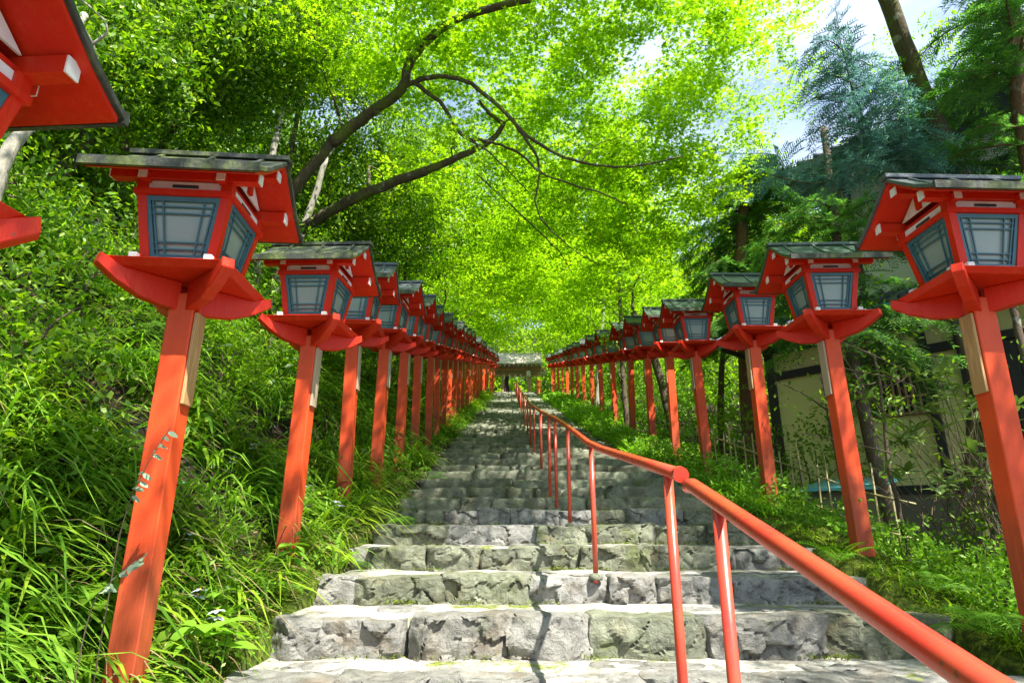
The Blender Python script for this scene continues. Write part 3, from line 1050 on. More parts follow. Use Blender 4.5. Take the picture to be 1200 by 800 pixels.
# ------------------------------------------------------------------ top gate
GY = TOP_Y + 3.2
gz0 = TOP_Z
gate = empty('shrine_gate', (0.35, GY, gz0), 0, 'old wooden gate with broad grey roof at the top of the steps', 'gate')
for sx in (-1.15, 1.2):
    MB().box(sx - .17, sx + .17, -.17, .17, -.1, 2.55).build('pillar', M['oldwood'], gate, bevel=.02)
    MB().box(sx - .13, sx + .13, 1.6, 1.86, -.1, 2.5).build('pillar', M['oldwood'], gate, bevel=.02)
MB().box(-2.3, 2.3, -.20, .10, 2.02, 2.32).build('beam', M['oldwood'], gate)
MB().box(-2.6, 2.6, -.26, .02, 2.52, 2.80).build('beam', M['oldwood'], gate)
MB().box(-2.1, 2.1, 1.6, 1.9, 2.5, 2.8).build('beam', M['oldwood'], gate)
for xx in np.arange(-2.2, 2.3, .4):
    ra = MB().box(xx - .05, xx + .05, -1.1, .1, 2.74, 2.85).build('rafter', M['oldwood'], gate)
    MB().box(xx - .045, xx + .045, -1.12, -1.101, 2.745, 2.845).build('rafter_tip', M['white'], ra)
m = MB()
m.prism([(-1.25, 2.86), (-1.27, 2.98), (-.4, 3.50), (.5, 4.25), (1.1, 4.25), (2.0, 3.50), (2.87, 2.98), (2.85, 2.86), (.8, 3.5)], 'x', -2.35, 2.35)
rf_ = m.build('roof', M['thatch'], gate, bevel=.03)
MB().box(-2.45, 2.45, .62, .98, 4.2, 4.4).build('ridge', M['thatch'], rf_, bevel=.03)
MB().tube([(-2.0, -.32, 2.30), (-1, -.33, 2.22), (0, -.33, 2.19), (1, -.33, 2.22), (2.0, -.32, 2.30)], .045, 8).build('straw_rope', M['cane'], gate, True)
for qq, xx in enumerate((-1.05, -.55, -.05, .45)):
    m = MB()
    m.box(xx - .06, xx + .02, -.36, -.345, 1.98, 2.17); m.box(xx - .01, xx + .08, -.362, -.347, 1.82, 2.00); m.box(xx - .06, xx + .02, -.36, -.345, 1.66, 1.84)
    sh = m.build('paper_streamer', M['white'], None, loc=(0.35, GY, gz0))
    tag(sh, 'white zigzag paper streamer on the gate rope, ' + ('leftmost of the four', 'second from the left', 'third from the left', 'rightmost, nearest the paper lantern')[qq], 'paper streamer', 'white paper streamers on the gate')
m = MB()
m.tube([(0, 0, -.30), (0, 0, -.26), (0, 0, 0), (0, 0, .26), (0, 0, .30)], [.12, .19, .21, .19, .12], 14)
ln = empty('paper_lantern', (0.35 + 1.12, GY - .42, gz0 + 2.18), 0, 'white paper lantern hanging at the right end of the gate beam', 'paper lantern')
m.build('shade', M['white'], ln, True)
MB().tube([(0, 0, .30), (0, 0, .34)], .14, 12).build('top_ring', M['timber'], ln)
MB().tube([(0, 0, .34), (0, 0, .62)], .01, 6).build('cord', M['timber'], ln)
# gathered dark curtain
cv, cf = [], []
for i in range(13):
    t = i / 12
    for j in range(9):
        s = j / 8
        x0 = -1.0 + .05 * math.sin(s * 20)
        wdt = 0.55 * (1 - t) ** 0.9 + 1.15 * max(0, (t - .25)) ** 1.6 + .05
        cv.append((x0 + wdt * s * (0.55 + .9 * t * t), -.25 + .05 * math.sin(s * 25 + t), 2.0 - 2.0 * t))
for i in range(12):
    for j in range(8):
        o = i * 9 + j
        cf.append((o, o + 1, o + 10, o + 9))
cu = link_mesh('curtain', fast_mesh('curtain', np.array(cv), np.array(cf), M['cloth'], True), None, None, (0.35, GY, gz0))
sol = cu.modifiers.new('thickness', 'SOLIDIFY'); sol.thickness = 0.02
tag(cu, 'dark purple curtain drawn aside at the left of the gate', 'curtain')
# orange railing right of the top steps
orl = empty('orange_railing', (2.15, TOP_Y - 3.6, TOP_Z - .85), 0, 'short orange railing right of the last steps below the gate', 'railing')
MB().tube([(0, 4.2, 1.95), (0, 0, .95), (.05, -1.5, .6)], .05, 8).build('top_rail', M['orange'], orl, True)
MB().tube([(0, 4.2, 1.45), (0, 0, .45), (.05, -1.5, .1)], .04, 8).build('lower_rail', M['orange'], orl, True)
for yy in (4.2, 2.8, 1.4, 0, -1.5):
    MB().box(-.05, .05, yy - .05, yy + .05, -.6, np.interp(yy, [-1.5, 0, 4.2], [.62, .97, 1.97])).build('baluster', M['orange'], orl)

# ------------------------------------------------------------------ the house on the right
hd = Vector((0.64, -0.77, 0)).normalized()       # along the facade, towards the right and the viewer
ho = Vector((5.15, 11.9, 0))
ang = math.atan2(hd.y, hd.x)
house = empty('plaster_house', (ho.x, ho.y, -1.6), ang, 'house of yellow and white plaster with dark timber behind the right lanterns', 'house')
# local: x along facade (0..9), y into the house (+y is away from path), z up (0 = -1.6 world)
HL = 8.6
MB().box(-.1, HL, -.02, 6, 0, 2.1).build('foundation', M['concrete'], house)
MB().box(0, HL - .1, .05, 5.9, 2.1, 5.0).build('wall', M['plaster'], house)
MB().box(1.7, HL - .08, .6, 5.8, 5.2, 8.2).build('upper_wall', M['plaster_w'], house)
for (x0, x1) in ((-.02, .14), (1.12, 1.22), (1.62, 1.72), (2.68, 2.80), (3.20, 3.32), (5.2, 5.32), (6.9, 7.05)):
    MB().box(x0, x1, -.035, .045, 2.12, 4.98).build('timber_post', M['timber'], house)
for (z0_, z1_) in ((2.02, 2.16), (4.28, 4.42), (4.8, 4.98)):
    MB().box(-.03, HL - .09, -.055, .047, z0_, z1_).build('timber_beam', M['timber'], house)
# barred window
wf = MB().box(1.72, 2.68, -.015, .046, 3.3, 4.28).build('window', M['glass'], house)
m = MB()
for xx in np.arange(1.73, 2.6, .095):
    m.box(xx - .014, xx + .014, -.075, -.045, 3.3, 4.27)
for zz in (3.33, 3.6, 3.95, 4.24):
    m.box(1.72, 2.68, -.043, -.018, zz - .02, zz + .02)
m.build('window_bars', M['oldwood'], wf)
wf2 = MB().box(5.5, 6.6, -.015, .046, 3.1, 4.1).build('window', M['glass'], house)
MB().box(5.45, 6.65, -.06, -.016, 3.04, 3.10).build('sill', M['timber'], wf2)
# dark plank shutter
for q in range(9):
    MB().box(3.34 + q * .155, 3.34 + q * .155 + .148, -.02 - .004 * (q % 2), .047, 2.17, 4.27).build('plank', M['timber'], house)
# lower roof with teal gutter
m = MB()
m.prism([(-.95, 4.93), (-.95, 5.03), (.62, 5.72), (.62, 5.60)], 'x', -.6, HL)
lr = m.build('lower_roof', M['tile'], house)
for q in range(24):
    MB().tube([(-.5 + q * .37, -.96, 5.05), (-.5 + q * .37, .60, 5.74)], .045, 8).build('roof_tile_rib', M['tile'], lr, True)
MB().tube([(-.65, -1.0, 4.93), (HL, -1.0, 4.93)], .06, 10).build('gutter', M['gutter'], lr, True)
for xx in np.arange(-.4, HL, .45):
    MB().box(xx - .03, xx + .03, -.9, .04, 4.83, 4.92).build('rafter', M['timber'], lr)
m = MB()
m.prism([(-.75, 8.05), (-.75, 8.2), (3.1, 10.2), (6.9, 8.2), (6.9, 8.05)], 'x', 1.1, HL)
ur = m.build('upper_roof', M['tile'], house)
for q in range(24):
    MB().tube([(1.2 + q * .32, -.76, 8.22), (1.2 + q * .32, 3.1, 10.22)], .05, 8).build('roof_tile_rib', M['tile'], ur, True)
for (x0, x1) in ((1.75, 1.87), (3.0, 3.12), (5.1, 5.22), (7.4, 7.52)):
    MB().box(x0, x1, .555, .61, 5.4, 8.15).build('timber_post', M['timber'], house)
for x0 in (3.5, 5.9):
    uw = MB().box(x0, x0 + 1.1, .575, .605, 6.4, 7.5).build('window', M['glass'], house)
    m = MB()
    m.box(x0 - .05, x0, .55, .606, 6.35, 7.55); m.box(x0 + 1.1, x0 + 1.15, .55, .606, 6.35, 7.55)
    m.box(x0 - .0, x0 + 1.1, .55, .606, 6.35, 6.40); m.box(x0, x0 + 1.1, .55, .606, 7.50, 7.55); m.box(x0 + .53, x0 + .57, .56, .606, 6.4, 7.5)
    m.build('window_frame', M['timber'], uw)
# blue-green sheet roof of a low shed by the foundation
shp = P(1015, 570, 8.9)
shd = empty('low_shed', (shp.x, shp.y, shp.z), ang, 'low shed with pale turquoise sheet roof behind the bamboo fence', 'shed')
m = MB(); m.prism([(-.5, -.06), (-.5, -.02), (.35, .14), (.35, .10)], 'x', -.75, .35)
m.build('roof', M['sheet'], shd)
MB().box(-.7, .3, -.38, .30, -1.2, -.07).build('wall', M['concrete'], shd)

# ------------------------------------------------------------------ bamboo fence
fen = empty('bamboo_fence', (0, 0, 0), 0, 'open fence of thin tan bamboo canes behind the right lanterns', 'fence')
fpts = [Vector((3.30, 9.9, 0)), Vector((3.75, 8.6, 0)), Vector((4.25, 7.7, 0)), Vector((4.55, 7.1, 0))]
tot = 0
for i in range(len(fpts) - 1):
    a, b = fpts[i], fpts[i + 1]
    L = (b - a).length
    n = max(3, int(L / .17))
    for q in range(n):
        p = a.lerp(b, q / n)
        g = float(gz(p.x, p.y))
        lx, ly = rnd.uniform(-.05, .05), rnd.uniform(-.05, .05)
        hh = rnd.uniform(.85, 1.15)
        MB().tube([(p.x, p.y, g - .1), (p.x + lx, p.y + ly, g + hh)], [.015, .011], 7).build('bamboo_cane', M['cane'], fen, True)
    for hz in (.32, .72):
        ga, gb = float(gz(a.x, a.y)), float(gz(b.x, b.y))
        MB().tube([(a.x, a.y - .03, ga + hz), (b.x, b.y - .03, gb + hz)], .014, 7).build('bamboo_rail', M['cane'], fen, True)

# ------------------------------------------------------------------ leaves
def rand_rot(n, flat=0.0, rg=rng):
    """n random frames (n,3,3); flat > 0 keeps the leaf's normal near +z"""
    nrm = rg.normal(size=(n, 3))
    nrm /= np.linalg.norm(nrm, axis=1, keepdims=True) + 1e-9
    nrm = nrm * (1 - flat) + np.array([0, 0, 1.0]) * flat
    nrm /= np.linalg.norm(nrm, axis=1, keepdims=True) + 1e-9
    t = rg.normal(size=(n, 3))
    t -= nrm * (t * nrm).sum(1, keepdims=True)
    t /= np.linalg.norm(t, axis=1, keepdims=True) + 1e-9
    b = np.cross(nrm, t)
    return np.stack([t, b, nrm], axis=2)


def templ_leaf():
    v = np.array([(-.5, 0, 0), (-.05, -.22, .05), (.5, 0, -.03), (-.05, .22, .05)])
    return v, np.array([(0, 1, 2, 3)])


def templ_maple():
    vs = []
    tips = [(180 + 0, .0)]
    A = [-130, -65, 0, 65, 130]
    Lr = [.34, .48, .55, .48, .34]
    out = []
    for i, (a, l) in enumerate(zip(A, Lr)):
        out.append((l * math.cos(R(a)), l * math.sin(R(a)), -.06))
        if i < 4:
            am = (a + A[i + 1]) / 2
            out.append((.15 * math.cos(R(am)), .15 * math.sin(R(am)), .02))
    out.append((-.12, 0, 0))
    return np.array(out), np.array([tuple(range(len(out)))])


def leaves_mesh(name, centers, size, mat, templ, flat=0.3, rots=None):
    tv, tf = templ
    n = len(centers)
    Rm = rand_rot(n, flat) if rots is None else rots
    sz = size * rng.uniform(0.7, 1.25, n)
    loc = np.einsum('nij,kj->nki', Rm, tv) * sz[:, None, None] + centers[:, None, :]
    V = loc.reshape(-1, 3)
    F = (tf[None, :, :] + (np.arange(n) * len(tv))[:, None, None]).reshape(-1, tf.shape[1])
    return fast_mesh(name, V, F, mat)


def sprays(cs, per, r, thick=0.18, tilt=0.35, out=None):
    """leaf centres in flattened discs around the spray centres cs"""
    n = len(cs)
    Rm = rand_rot(n, 1 - tilt)
    a = rng.uniform(0, 2 * math.pi, (n, per))
    rr = np.sqrt(rng.uniform(0, 1, (n, per)))
    ecc = rng.uniform(.5, 1, (n, 1))
    loc = np.stack([rr * np.cos(a), rr * np.sin(a) * ecc, rng.normal(0, thick, (n, per))], 2)
    loc[:, :, 2] -= rr * rr * .18
    sc = r * rng.uniform(.6, 1.3, (n, 1, 1))
    w = np.einsum('nij,nkj->nki', Rm, loc) * sc + cs[:, None, :]
    rots = np.repeat(Rm, per, axis=0)
    return w.reshape(-1, 3), rots


def jit_rots(rots, amt):
    n = len(rots)
    nrm = rots[:, :, 2] + rng.normal(0, amt, (n, 3))
    nrm /= np.linalg.norm(nrm, axis=1, keepdims=True)
    t = rng.normal(size=(n, 3))
    t -= nrm * (t * nrm).sum(1, keepdims=True)
    t /= np.linalg.norm(t, axis=1, keepdims=True)
    return np.stack([t, np.cross(nrm, t), nrm], axis=2)


def blob_points(blobs, n):
    """points in a set of ellipsoids (centre, radii), weighted by volume, thinned by noise so that gaps stay open"""
    vol = np.array([r[0] * r[1] * r[2] for _, r in blobs])
    pick = rng.choice(len(blobs), size=n, p=vol / vol.sum())
    d = rng.normal(size=(n, 3))
    d /= np.linalg.norm(d, axis=1, keepdims=True)
    rad = rng.uniform(0.15, 1, n) ** (1 / 2.2) * (1 + .22 * np.abs(rng.normal(size=n)))
    C = np.array([tuple(c) for c, _ in blobs])[pick]
    Rr = np.array([r for _, r in blobs])[pick]
    return C + d * rad[:, None] * Rr


def smooth_path(pts, n=6, jit=0.0):
    pts = [Vector(p) for p in pts]
    out = []
    for i in range(len(pts) - 1):
        p0, p1, p2, p3 = pts[max(0, i - 1)], pts[i], pts[i + 1], pts[min(len(pts) - 1, i + 2)]
        for q in range(n):
            t = q / n
            p = 0.5 * ((2 * p1) + (-p0 + p2) * t + (2 * p0 - 5 * p1 + 4 * p2 - p3) * t * t + (-p0 + 3 * p1 - 3 * p2 + p3) * t ** 3)
            if jit and (i or q): p = p + Vector((rnd.uniform(-1, 1), rnd.uniform(-1, 1), rnd.uniform(-1, 1))) * jit
            out.append(p)
    out.append(pts[-1])
    return out


def limb(mb, pts, r0, r1, n=5, jit=.01, sides=8):
    pa = smooth_path(pts, n, jit)
    k2 = len(pa)
    mb.tube(pa, [r0 + (r1 - r0) * (i / (k2 - 1)) ** .8 for i in range(k2)], sides)
    return pa


def make_tree(name, label, base, fork, blobs, nspr, per, spr_r, lsize, lmat, bmat, tr, templ, nlimb=14, group=None,
              cat='tree', extra=None, flat=.3, thick=.16, tilt=.35, jit=.45, mid=None, trunk_sides=12, twigs=True, clump=None):
    root = empty(name, tuple(base), 0, label, cat, group)
    b = Vector(base)
    m = MB()
    fork = Vector(fork)
    path = [Vector((0, 0, -.4)), *( [Vector(q) - b for q in mid] if mid else [ (fork - b) * .5 + Vector((rnd.uniform(-.2, .2), rnd.uniform(-.2, .2), 0)) ]), fork - b]
    limb(m, path, tr * 1.15, tr * .62, 6, .015, trunk_sides)
    cs = blob_points(blobs, nspr)
    if clump is not None:
        cs = cs[np.array([noise.noise(Vector(c) * .62 + Vector((7, 3, 1))) > clump for c in cs])]
    nspr = len(cs)
    sel = rng.choice(nspr, size=min(nlimb * 3, nspr), replace=False)
    f = fork - b
    wood = [(f, tr * .55)]
    if extra:
        for (pts, r0, r1) in extra:
            pa = limb(m, [Vector(p) - b for p in pts], r0, r1, 6, .012, 8)
            wood += [(p, (r0 + (r1 - r0) * i / len(pa)) * .7) for i, p in enumerate(pa) if i > 2]
    tg = sorted((Vector(cs[i]) - b for i in sel), key=lambda e: (e - f).length)
    for e in tg:
        bd, bs, br_ = 1e9, None, None
        for (p, r_) in wood:
            dd = (p - e).length + .25 * (p - f).length
            if dd < bd: bd, bs, br_ = dd, p, r_
        L = (e - bs).length
        if L < .35: continue
        r0 = min(br_, max(.012, .014 * L + .008)) * rnd.uniform(.8, 1.1)
        if L > 1.8: r0 = max(r0, min(br_, tr * .35))
        w1 = bs.lerp(e, .35) + Vector((rnd.uniform(-.14, .14), rnd.uniform(-.14, .14), rnd.uniform(.0, .18))) * L
        w2 = bs.lerp(e, .7) + Vector((rnd.uniform(-.12, .12), rnd.uniform(-.12, .12), rnd.uniform(-.03, .15))) * L
        pa = limb(m, [bs, w1, w2, e], r0, max(.005, r0 * .25), 5, .015 * min(1, L), 5)
        wood += [(p, r0 * (1 - .7 * i / len(pa))) for i, p in enumerate(pa) if i > 2 and i % 2 == 0]
    m.build('trunk', bmat, root, True)
    c, rots = sprays(cs, per, spr_r, thick, tilt)
    me = leaves_mesh('crown', c - np.array(tuple(base)), lsize, lmat, templ, flat, jit_rots(rots, jit))
    cr = link_mesh('crown', me, None, root)
    return root


LEAF, MAPLE = templ_leaf(), templ_maple()


def B(u, v, D, rx, ry, rz): return (P(u, v, D), (rx, ry, rz))


def gp(x, y): return Vector((x, y, float(gz(x, y))))


# --- the great maple whose limbs hang over the steps
b0 = gp(-6.3, 9.8)
fk = P(388, 168, 9.2)
ex = [
    ([fk, P(430, 135, 9.0), P(470, 105, 8.6), P(482, 70, 8.2), P(530, 25, 7.6), P(620, 0, 7.0)], 0.112, 0.053),
    ([P(470, 105, 8.6), P(500, 92, 8.4), P(545, 95, 8.2), P(590, 130, 8.2), P(625, 165, 8.3), P(680, 190, 8.5), P(740, 195, 8.7), P(800, 183, 9.0)], 0.050, 0.013),
    ([P(485, 97, 8.5), P(515, 120, 8.5), P(543, 160, 8.6), P(570, 165, 8.7), P(605, 178, 8.9), P(640, 205, 9.0), P(700, 225, 9.2), P(735, 240, 9.4)], 0.041, 0.011),
    ([P(590, 130, 8.2), P(618, 165, 8.3), P(632, 195, 8.5), P(628, 240, 8.7), P(650, 275, 8.9), P(700, 310, 9.1)], 0.030, 0.007),
    ([P(543, 160, 8.6), P(575, 180, 8.7), P(600, 205, 8.8), P(622, 228, 8.9)], 0.020, 0.007),
    ([P(735, 240, 9.4), P(745, 270, 9.5), P(758, 290, 9.5)], 0.009, 0.005),
    ([P(680, 190, 8.5), P(700, 170, 8.5), P(728, 160, 8.6)], 0.013, 0.006),
    ([P(500, 200, 9.9), P(535, 185, 9.8), P(575, 165, 9.7), P(590, 145, 9.6)], 0.079, 0.045),
    ([P(352, 270, 10.6), P(400, 240, 10.3), P(450, 218, 10.1), P(500, 200, 9.9)], 0.106, 0.090),
    ([P(590, 145, 9.6), P(570, 130, 9.4), P(562, 118, 9.2)], 0.040, 0.022),
    ([P(600, 0, 7.1), P(680, -40, 7.0), P(760, -60, 7.2)], 0.053, 0.022),
    ([P(560, 205, 12), P(620, 260, 12), P(655, 295, 12), P(670, 320, 12)], 0.023, 0.007),
]
blobs = [B(500, 60, 8.6, 1.9, 1.6, .7), B(600, 70, 9.8, 2.0, 1.8, .8), B(720, 90, 10.2, 2.0, 1.8, .8), B(820, 60, 10.5, 1.4, 1.6, .9),
         B(820, 150, 10.8, 1.1, 1.5, .8), B(560, -20, 7.2, 2.4, 1.0, .5), B(760, -10, 8.6, 1.8, 1.2, .6), B(895, 25, 11, .9, 1.0, .7), B(868, 230, 12.5, .7, 1.0, .5), B(430, 120, 7.9, .6, .5, .25), B(520, 150, 8.0, .5, .4, .2), B(640, 180, 11.2, 2.4, 1.6, .7), B(760, 230, 11.6, 2.0, 1.6, .8), B(560, 230, 12.4, 2.0, 1.6, .8),
         B(440, 40, 8.0, 1.3, 1.3, .6), B(660, 20, 8.6, 2.2, 1.5, .5), B(700, 300, 13.5, 2.0, 1.8, .7), B(610, 320, 14.5, 2.2, 1.6, .7)]
big_maple = make_tree('maple_tree', 'great maple with mossy limbs arching over the steps from the left', b0, fk, blobs, 2350, 40, .36, .115, M['maple'],
                      M['bark_moss'], .135, MAPLE, 60, 'maples over the steps', extra=ex, clump=-.25, jit=.3, tilt=.24, thick=.09, mid=[P(292, 300, 9.7), P(338, 232, 9.4)])

# --- maples further up, both sides
specs = [(-3.4, 15, 'maple_tree', [(-2.5, 16, 6.0, 2.6, 2.2, 1.1), (0, 16.5, 7.0, 2.4, 2.2, .9), (-.6, 19, 5.6, 2.2, 2, .9), (1.5, 19.5, 6.6, 1.8, 2, 0.9)], 'leaning maple behind the middle of the left lantern row'),
         (4.6, 17, 'maple_tree', [(4.2, 17, 6.6, 2.2, 2.2, 1.2), (2.4, 18.5, 7.4, 2.2, 2, 1.0), (4.4, 19.5, 5.2, 2.0, 2, 1.0), (3.6, 15.5, 8.4, 1.5, 1.6, .8)], 'maple standing behind the middle of the right lantern row'),
         (-4.0, 22, 'maple_tree', [(-3, 23, 6.4, 3, 2.6, 1.3), (0, 24, 7.4, 2.8, 2.4, 1.1), (-1.0, 26, 5.8, 2.4, 2.2, 1)], 'maple in the gap beyond the leaning left maple'),
         (5.0, 26, 'maple_tree', [(4, 26, 6.6, 3, 2.6, 1.5), (1.6, 27.5, 8.2, 2.6, 2.4, 1.2), (4.0, 29, 5.0, 2.2, 2.2, 1.4)], 'bright maple far up beside the right lantern row'),
         (-4.2, 31, 'maple_tree', [(-3, 32, 6.8, 3.2, 3, 1.7), (0, 33, 8.2, 3, 2.8, 1.4), (-1.6, 35, 5.4, 2.6, 2.4, 1.3)], 'bright maple far up beside the left lantern row'),
         (5.4, 36, 'maple_tree', [(4, 37, 7, 3.4, 3, 2), (1.4, 38, 9, 3, 3, 1.4), (4.6, 40, 5.0, 2.6, 2.6, 1.6)], 'distant maple right of the gate approach'),
         (-4.4, 42, 'maple_tree', [(-3.2, 43, 7, 3.4, 3, 2), (-.4, 44, 8.2, 3, 2.6, 1.3), (-1.8, 46, 4.9, 2.0, 2, 1.0), (.3, 47, 3.9, 1.3, .8, .35)], 'distant maple just left of the gate'),
         (6.0, 47, 'maple_tree', [(5, 48, 6, 3, 3, 2.4), (2.5, 50, 8, 3.4, 3, 1.8)], 'distant maple just right of the gate')]
for i, (tx, ty, nm, bl, lab) in enumerate(specs):
    base = gp(tx, ty)
    s = float(s_line(ty))
    bb = [(Vector((x, y, float(s_line(y)) + h)), (a, b_, c_)) for (x, y, h, a, b_, c_) in bl]
    fork = Vector((tx * .8, ty + .4, s + 3.6))
    ls = .125 + .0032 * (ty - 12)
    make_tree(nm, lab, base, fork, bb, 1200 if i < 4 else 850, 30, .55 + .008 * ty, ls, M['maple'] if i != 0 else M['maple_deep'], M['bark'], .14 if i else .17, LEAF, 34,
              'maples over the steps', clump=-.14, jit=.32, tilt=.26, thick=.10)

make_tree('maple_tree', 'maple leaning in over the right lanterns, its crown mostly above the frame', gp(7.4, 2.4), Vector((5.6, 2.6, 4.6)),
          [(Vector((3.4, 4.6, 7.6)), (2.0, 1.5, .5)), (Vector((1.4, 5.2, 8.6)), (1.8, 1.6, .5)), (Vector((5.4, 4.4, 7.2)), (1.6, 1.8, .6)), (Vector((2.6, 2.9, 8.4)), (1.8, .9, .4)), (Vector((4.6, 6.6, 8.9)), (1.8, 1.0, .5)), (Vector((2.4, 6.9, 9.4)), (1.8, 1.0, .5)), (Vector((6.2, 1.6, 7.7)), (1.3, 1.5, .35)), (Vector((6.0, -.4, 7.4)), (1.2, 1.0, .3))],
          1150, 34, .40, .11, M['maple'], M['bark'], .16, LEAF, 12, 'maples over the steps')
make_tree('maple_tree', 'maple rising behind the viewer beside the lower steps, above the frame', gp(-3.4, -2.6), Vector((-1.6, -2.0, 3.8)),
          [(Vector((-.6, .6, 7.4)), (1.8, 1.5, .5)), (Vector((.4, -1.8, 6.8)), (1.8, 1.3, .5)), (Vector((-1.2, 3.0, 7.6)), (1.5, 1.2, .4)), (Vector((1.4, -4.5, 7.0)), (2.4, 1.6, .6)), (Vector((.6, 3.4, 8.2)), (1.5, 1.2, .4)), (Vector((-.8, 5.2, 9.2)), (1.5, 1.1, .4)), (Vector((.9, -.3, 7.3)), (1.0, .9, .35)), (Vector((1.0, 1.7, 7.7)), (.9, .9, .35)), (Vector((1.0, 3.5, 8.0)), (1.1, .9, .35))],
          820, 34, .40, .10, M['maple'], M['bark'], .15, LEAF, 12, 'maples over the steps')

make_tree('maple_tree', 'light green tree rising behind the cypresses at the upper right', gp(8.5, 17), Vector((8.8, 17, 6.5)),
          [B(925, 120, 15, 1.3, 1.5, 1.2), B(905, 260, 15, 1.4, 1.5, 1.3), B(985, 240, 16, 2.0, 1.5, 1.4), B(1090, 90, 16, 2.4, 1.5, 1.6), B(1180, 30, 15, 2.0, 1.5, 1.5), B(1060, 190, 16, 1.8, 1.5, 1.2)],
          620, 26, .55, .13, M['maple_deep'], M['bark'], .17, LEAF, 24, 'maples over the steps', clump=-.05, jit=.4)

# --- left-hand evergreens on the bank
def lefttree(lab, x, y, fork_h, lean, bl, n, per=34, mat='evergreen', bark='bark', tr=.12, ls=.085, nm='evergreen_tree', grp='evergreens on the left bank'):
    base = gp(x, y)
    fork = base + Vector((lean[0], lean[1], fork_h))
    make_tree(nm, lab, base, fork, bl, int(n * 1.15), per, .40, ls * 1.22, M[mat], M[bark], tr, LEAF, 14, grp, thick=.22, tilt=.5, jit=.55)


lefttree('dense evergreen behind the first whole lantern, filling the upper left', -6.2, 7.0, 2.2, (.4, .2),
         [B(200, 40, 8, 1.8, 1.3, 1.0), B(110, 30, 7, 1.3, 1.2, .8), B(290, 60, 8.5, 1.4, 1.2, .9), B(330, 20, 8.5, 1.3, 1.2, .8), B(180, 130, 9.5, 1.4, 1.1, .7)], 1150, tr=.13)
lefttree('pale-barked slender tree rising between the first two left lanterns', -4.9, 11.0, 3.4, (1.0, .1),
         [B(330, 50, 11, 1.6, 1.3, 1.0), B(400, 60, 11, 1.5, 1.3, .9)], 420, bark='bark_pale', tr=.09, nm='slender_tree')
lefttree('dark glossy evergreen under the big maple limb on the left', -5.6, 13, 3.0, (.9, .2),
         [B(420, 220, 13.2, 1.7, 1.4, 1.1), B(470, 270, 13.4, 1.5, 1.3, .9), B(360, 260, 12.6, 1.4, 1.2, 1.2), B(440, 160, 13, 1.4, 1.2, .8), B(500, 200, 14, 1.5, 1.3, .9)], 1100)
lefttree('evergreen with dark crown high on the left bank', -8.2, 12.0, 4.0, (.2, .3),
         [B(120, 110, 11.5, 2.4, 1.8, 1.5), B(230, 150, 12.5, 2.2, 1.6, 1.5), B(300, 190, 13, 1.8, 1.5, 1.4), B(50, 60, 10.5, 2, 1.6, 1.4), B(270, 60, 13, 2, 1.6, 1.6)], 1100, ls=.10)
lefttree('evergreen at the far left edge behind the corner lantern', -6.6, 5.2, 2.6, (-.2, .2),
         [B(60, 130, 7, 1.0, 1.0, .8), B(20, 60, 6.4, 1.1, 1, .8), B(140, 80, 7, 1, 1, .6)], 360)
lefttree('evergreen behind the fifth to eighth left lanterns', -4.9, 18, 3.2, (.5, .3),
         [(Vector((-4.8, 18, float(s_line(18)) + 4.6)), (1.6, 1.8, 2.0)), (Vector((-5.5, 21, float(s_line(21)) + 5.6)), (2.0, 2.0, 2.4))], 700, ls=.12)
lefttree('tall evergreen farther up the left bank', -6.4, 26, 4.2, (.4, .3),
         [(Vector((-6.2, 26, float(s_line(26)) + 7)), (2.6, 2.6, 3.4)), (Vector((-4.4, 29, float(s_line(29)) + 4.4)), (1.4, 2.0, 2.2))], 700, ls=.15)
lefttree('evergreen near the top of the left bank', -7, 38, 4.4, (.4, .3),
         [(Vector((-6.4, 38, float(s_line(38)) + 7)), (3.4, 3.2, 4.2)), (Vector((-4.4, 41, float(s_line(41)) + 3.6)), (1.6, 2.6, 2.2))], 600, ls=.2)

# bare trunks standing on the left bank
for i, (a_, b_, D, D2, r, mt, lab) in enumerate([
        ((318, 190), (338, 85), 11.2, 11.2, .085, 'bark_pale', 'straight pale grey trunk above the roof of the nearest left lantern'),
        ((338, 195), (352, 100), 11.8, 11.8, .075, 'bark', 'brown trunk right beside the straight pale grey trunk'),
        ((178, 200), (240, 70), 9.6, 9.8, .07, 'bark', 'thin leaning brown trunk at the upper left above the bank'),
        ((150, 165), (175, 60), 9.0, 9.0, .085, 'bark', 'brown trunk at the upper left beside the corner lantern roof'),
        ((0, 200), (60, 90), 4.6, 4.9, .075, 'bark_pale', 'lichen-spotted pale trunk behind the corner lantern')]):
    p0, p1 = P(*a_, D), P(*b_, D2)
    g = gp(p0.x, p0.y)
    rt = empty('bare_tree', tuple(Vector((p0.x, p0.y, min(g.z, p0.z)))), 0, lab, 'tree', 'bare trunks on the left bank')
    bb = Vector(rt.location)
    m = MB()
    top = p1 + (p1 - p0) * .8
    limb(m, [Vector((0, 0, -.4)), (p0 - bb) + Vector((.001, 0, .01)), (p0.lerp(p1, .5) - bb) + Vector((.04, 0, 0)), p1 - bb, top - bb], r, r * .5, 6, .008, 12)
    for q in range(5):
        s = p0.lerp(p1, rnd.uniform(.4, 1.5)) - bb
        limb(m, [s, s + Vector((rnd.uniform(-.5, .5), rnd.uniform(-.3, .3), .4)), s + Vector((rnd.uniform(-1.2, 1.2), rnd.uniform(-.6, .6), rnd.uniform(.7, 1.3)))], r * .3, .008, 5, .01, 6)
    m.build('trunk', M[mt], rt, True)
    tops = blob_points([(top, (.9, .9, .5))], 60)
    c, rots = sprays(tops, 16, .35, .3, .7)
    link_mesh('crown', leaves_mesh('crown', c - np.array(tuple(bb)), .085, M['evergreen'], LEAF, .3, jit_rots(rots, .8)), None, rt)


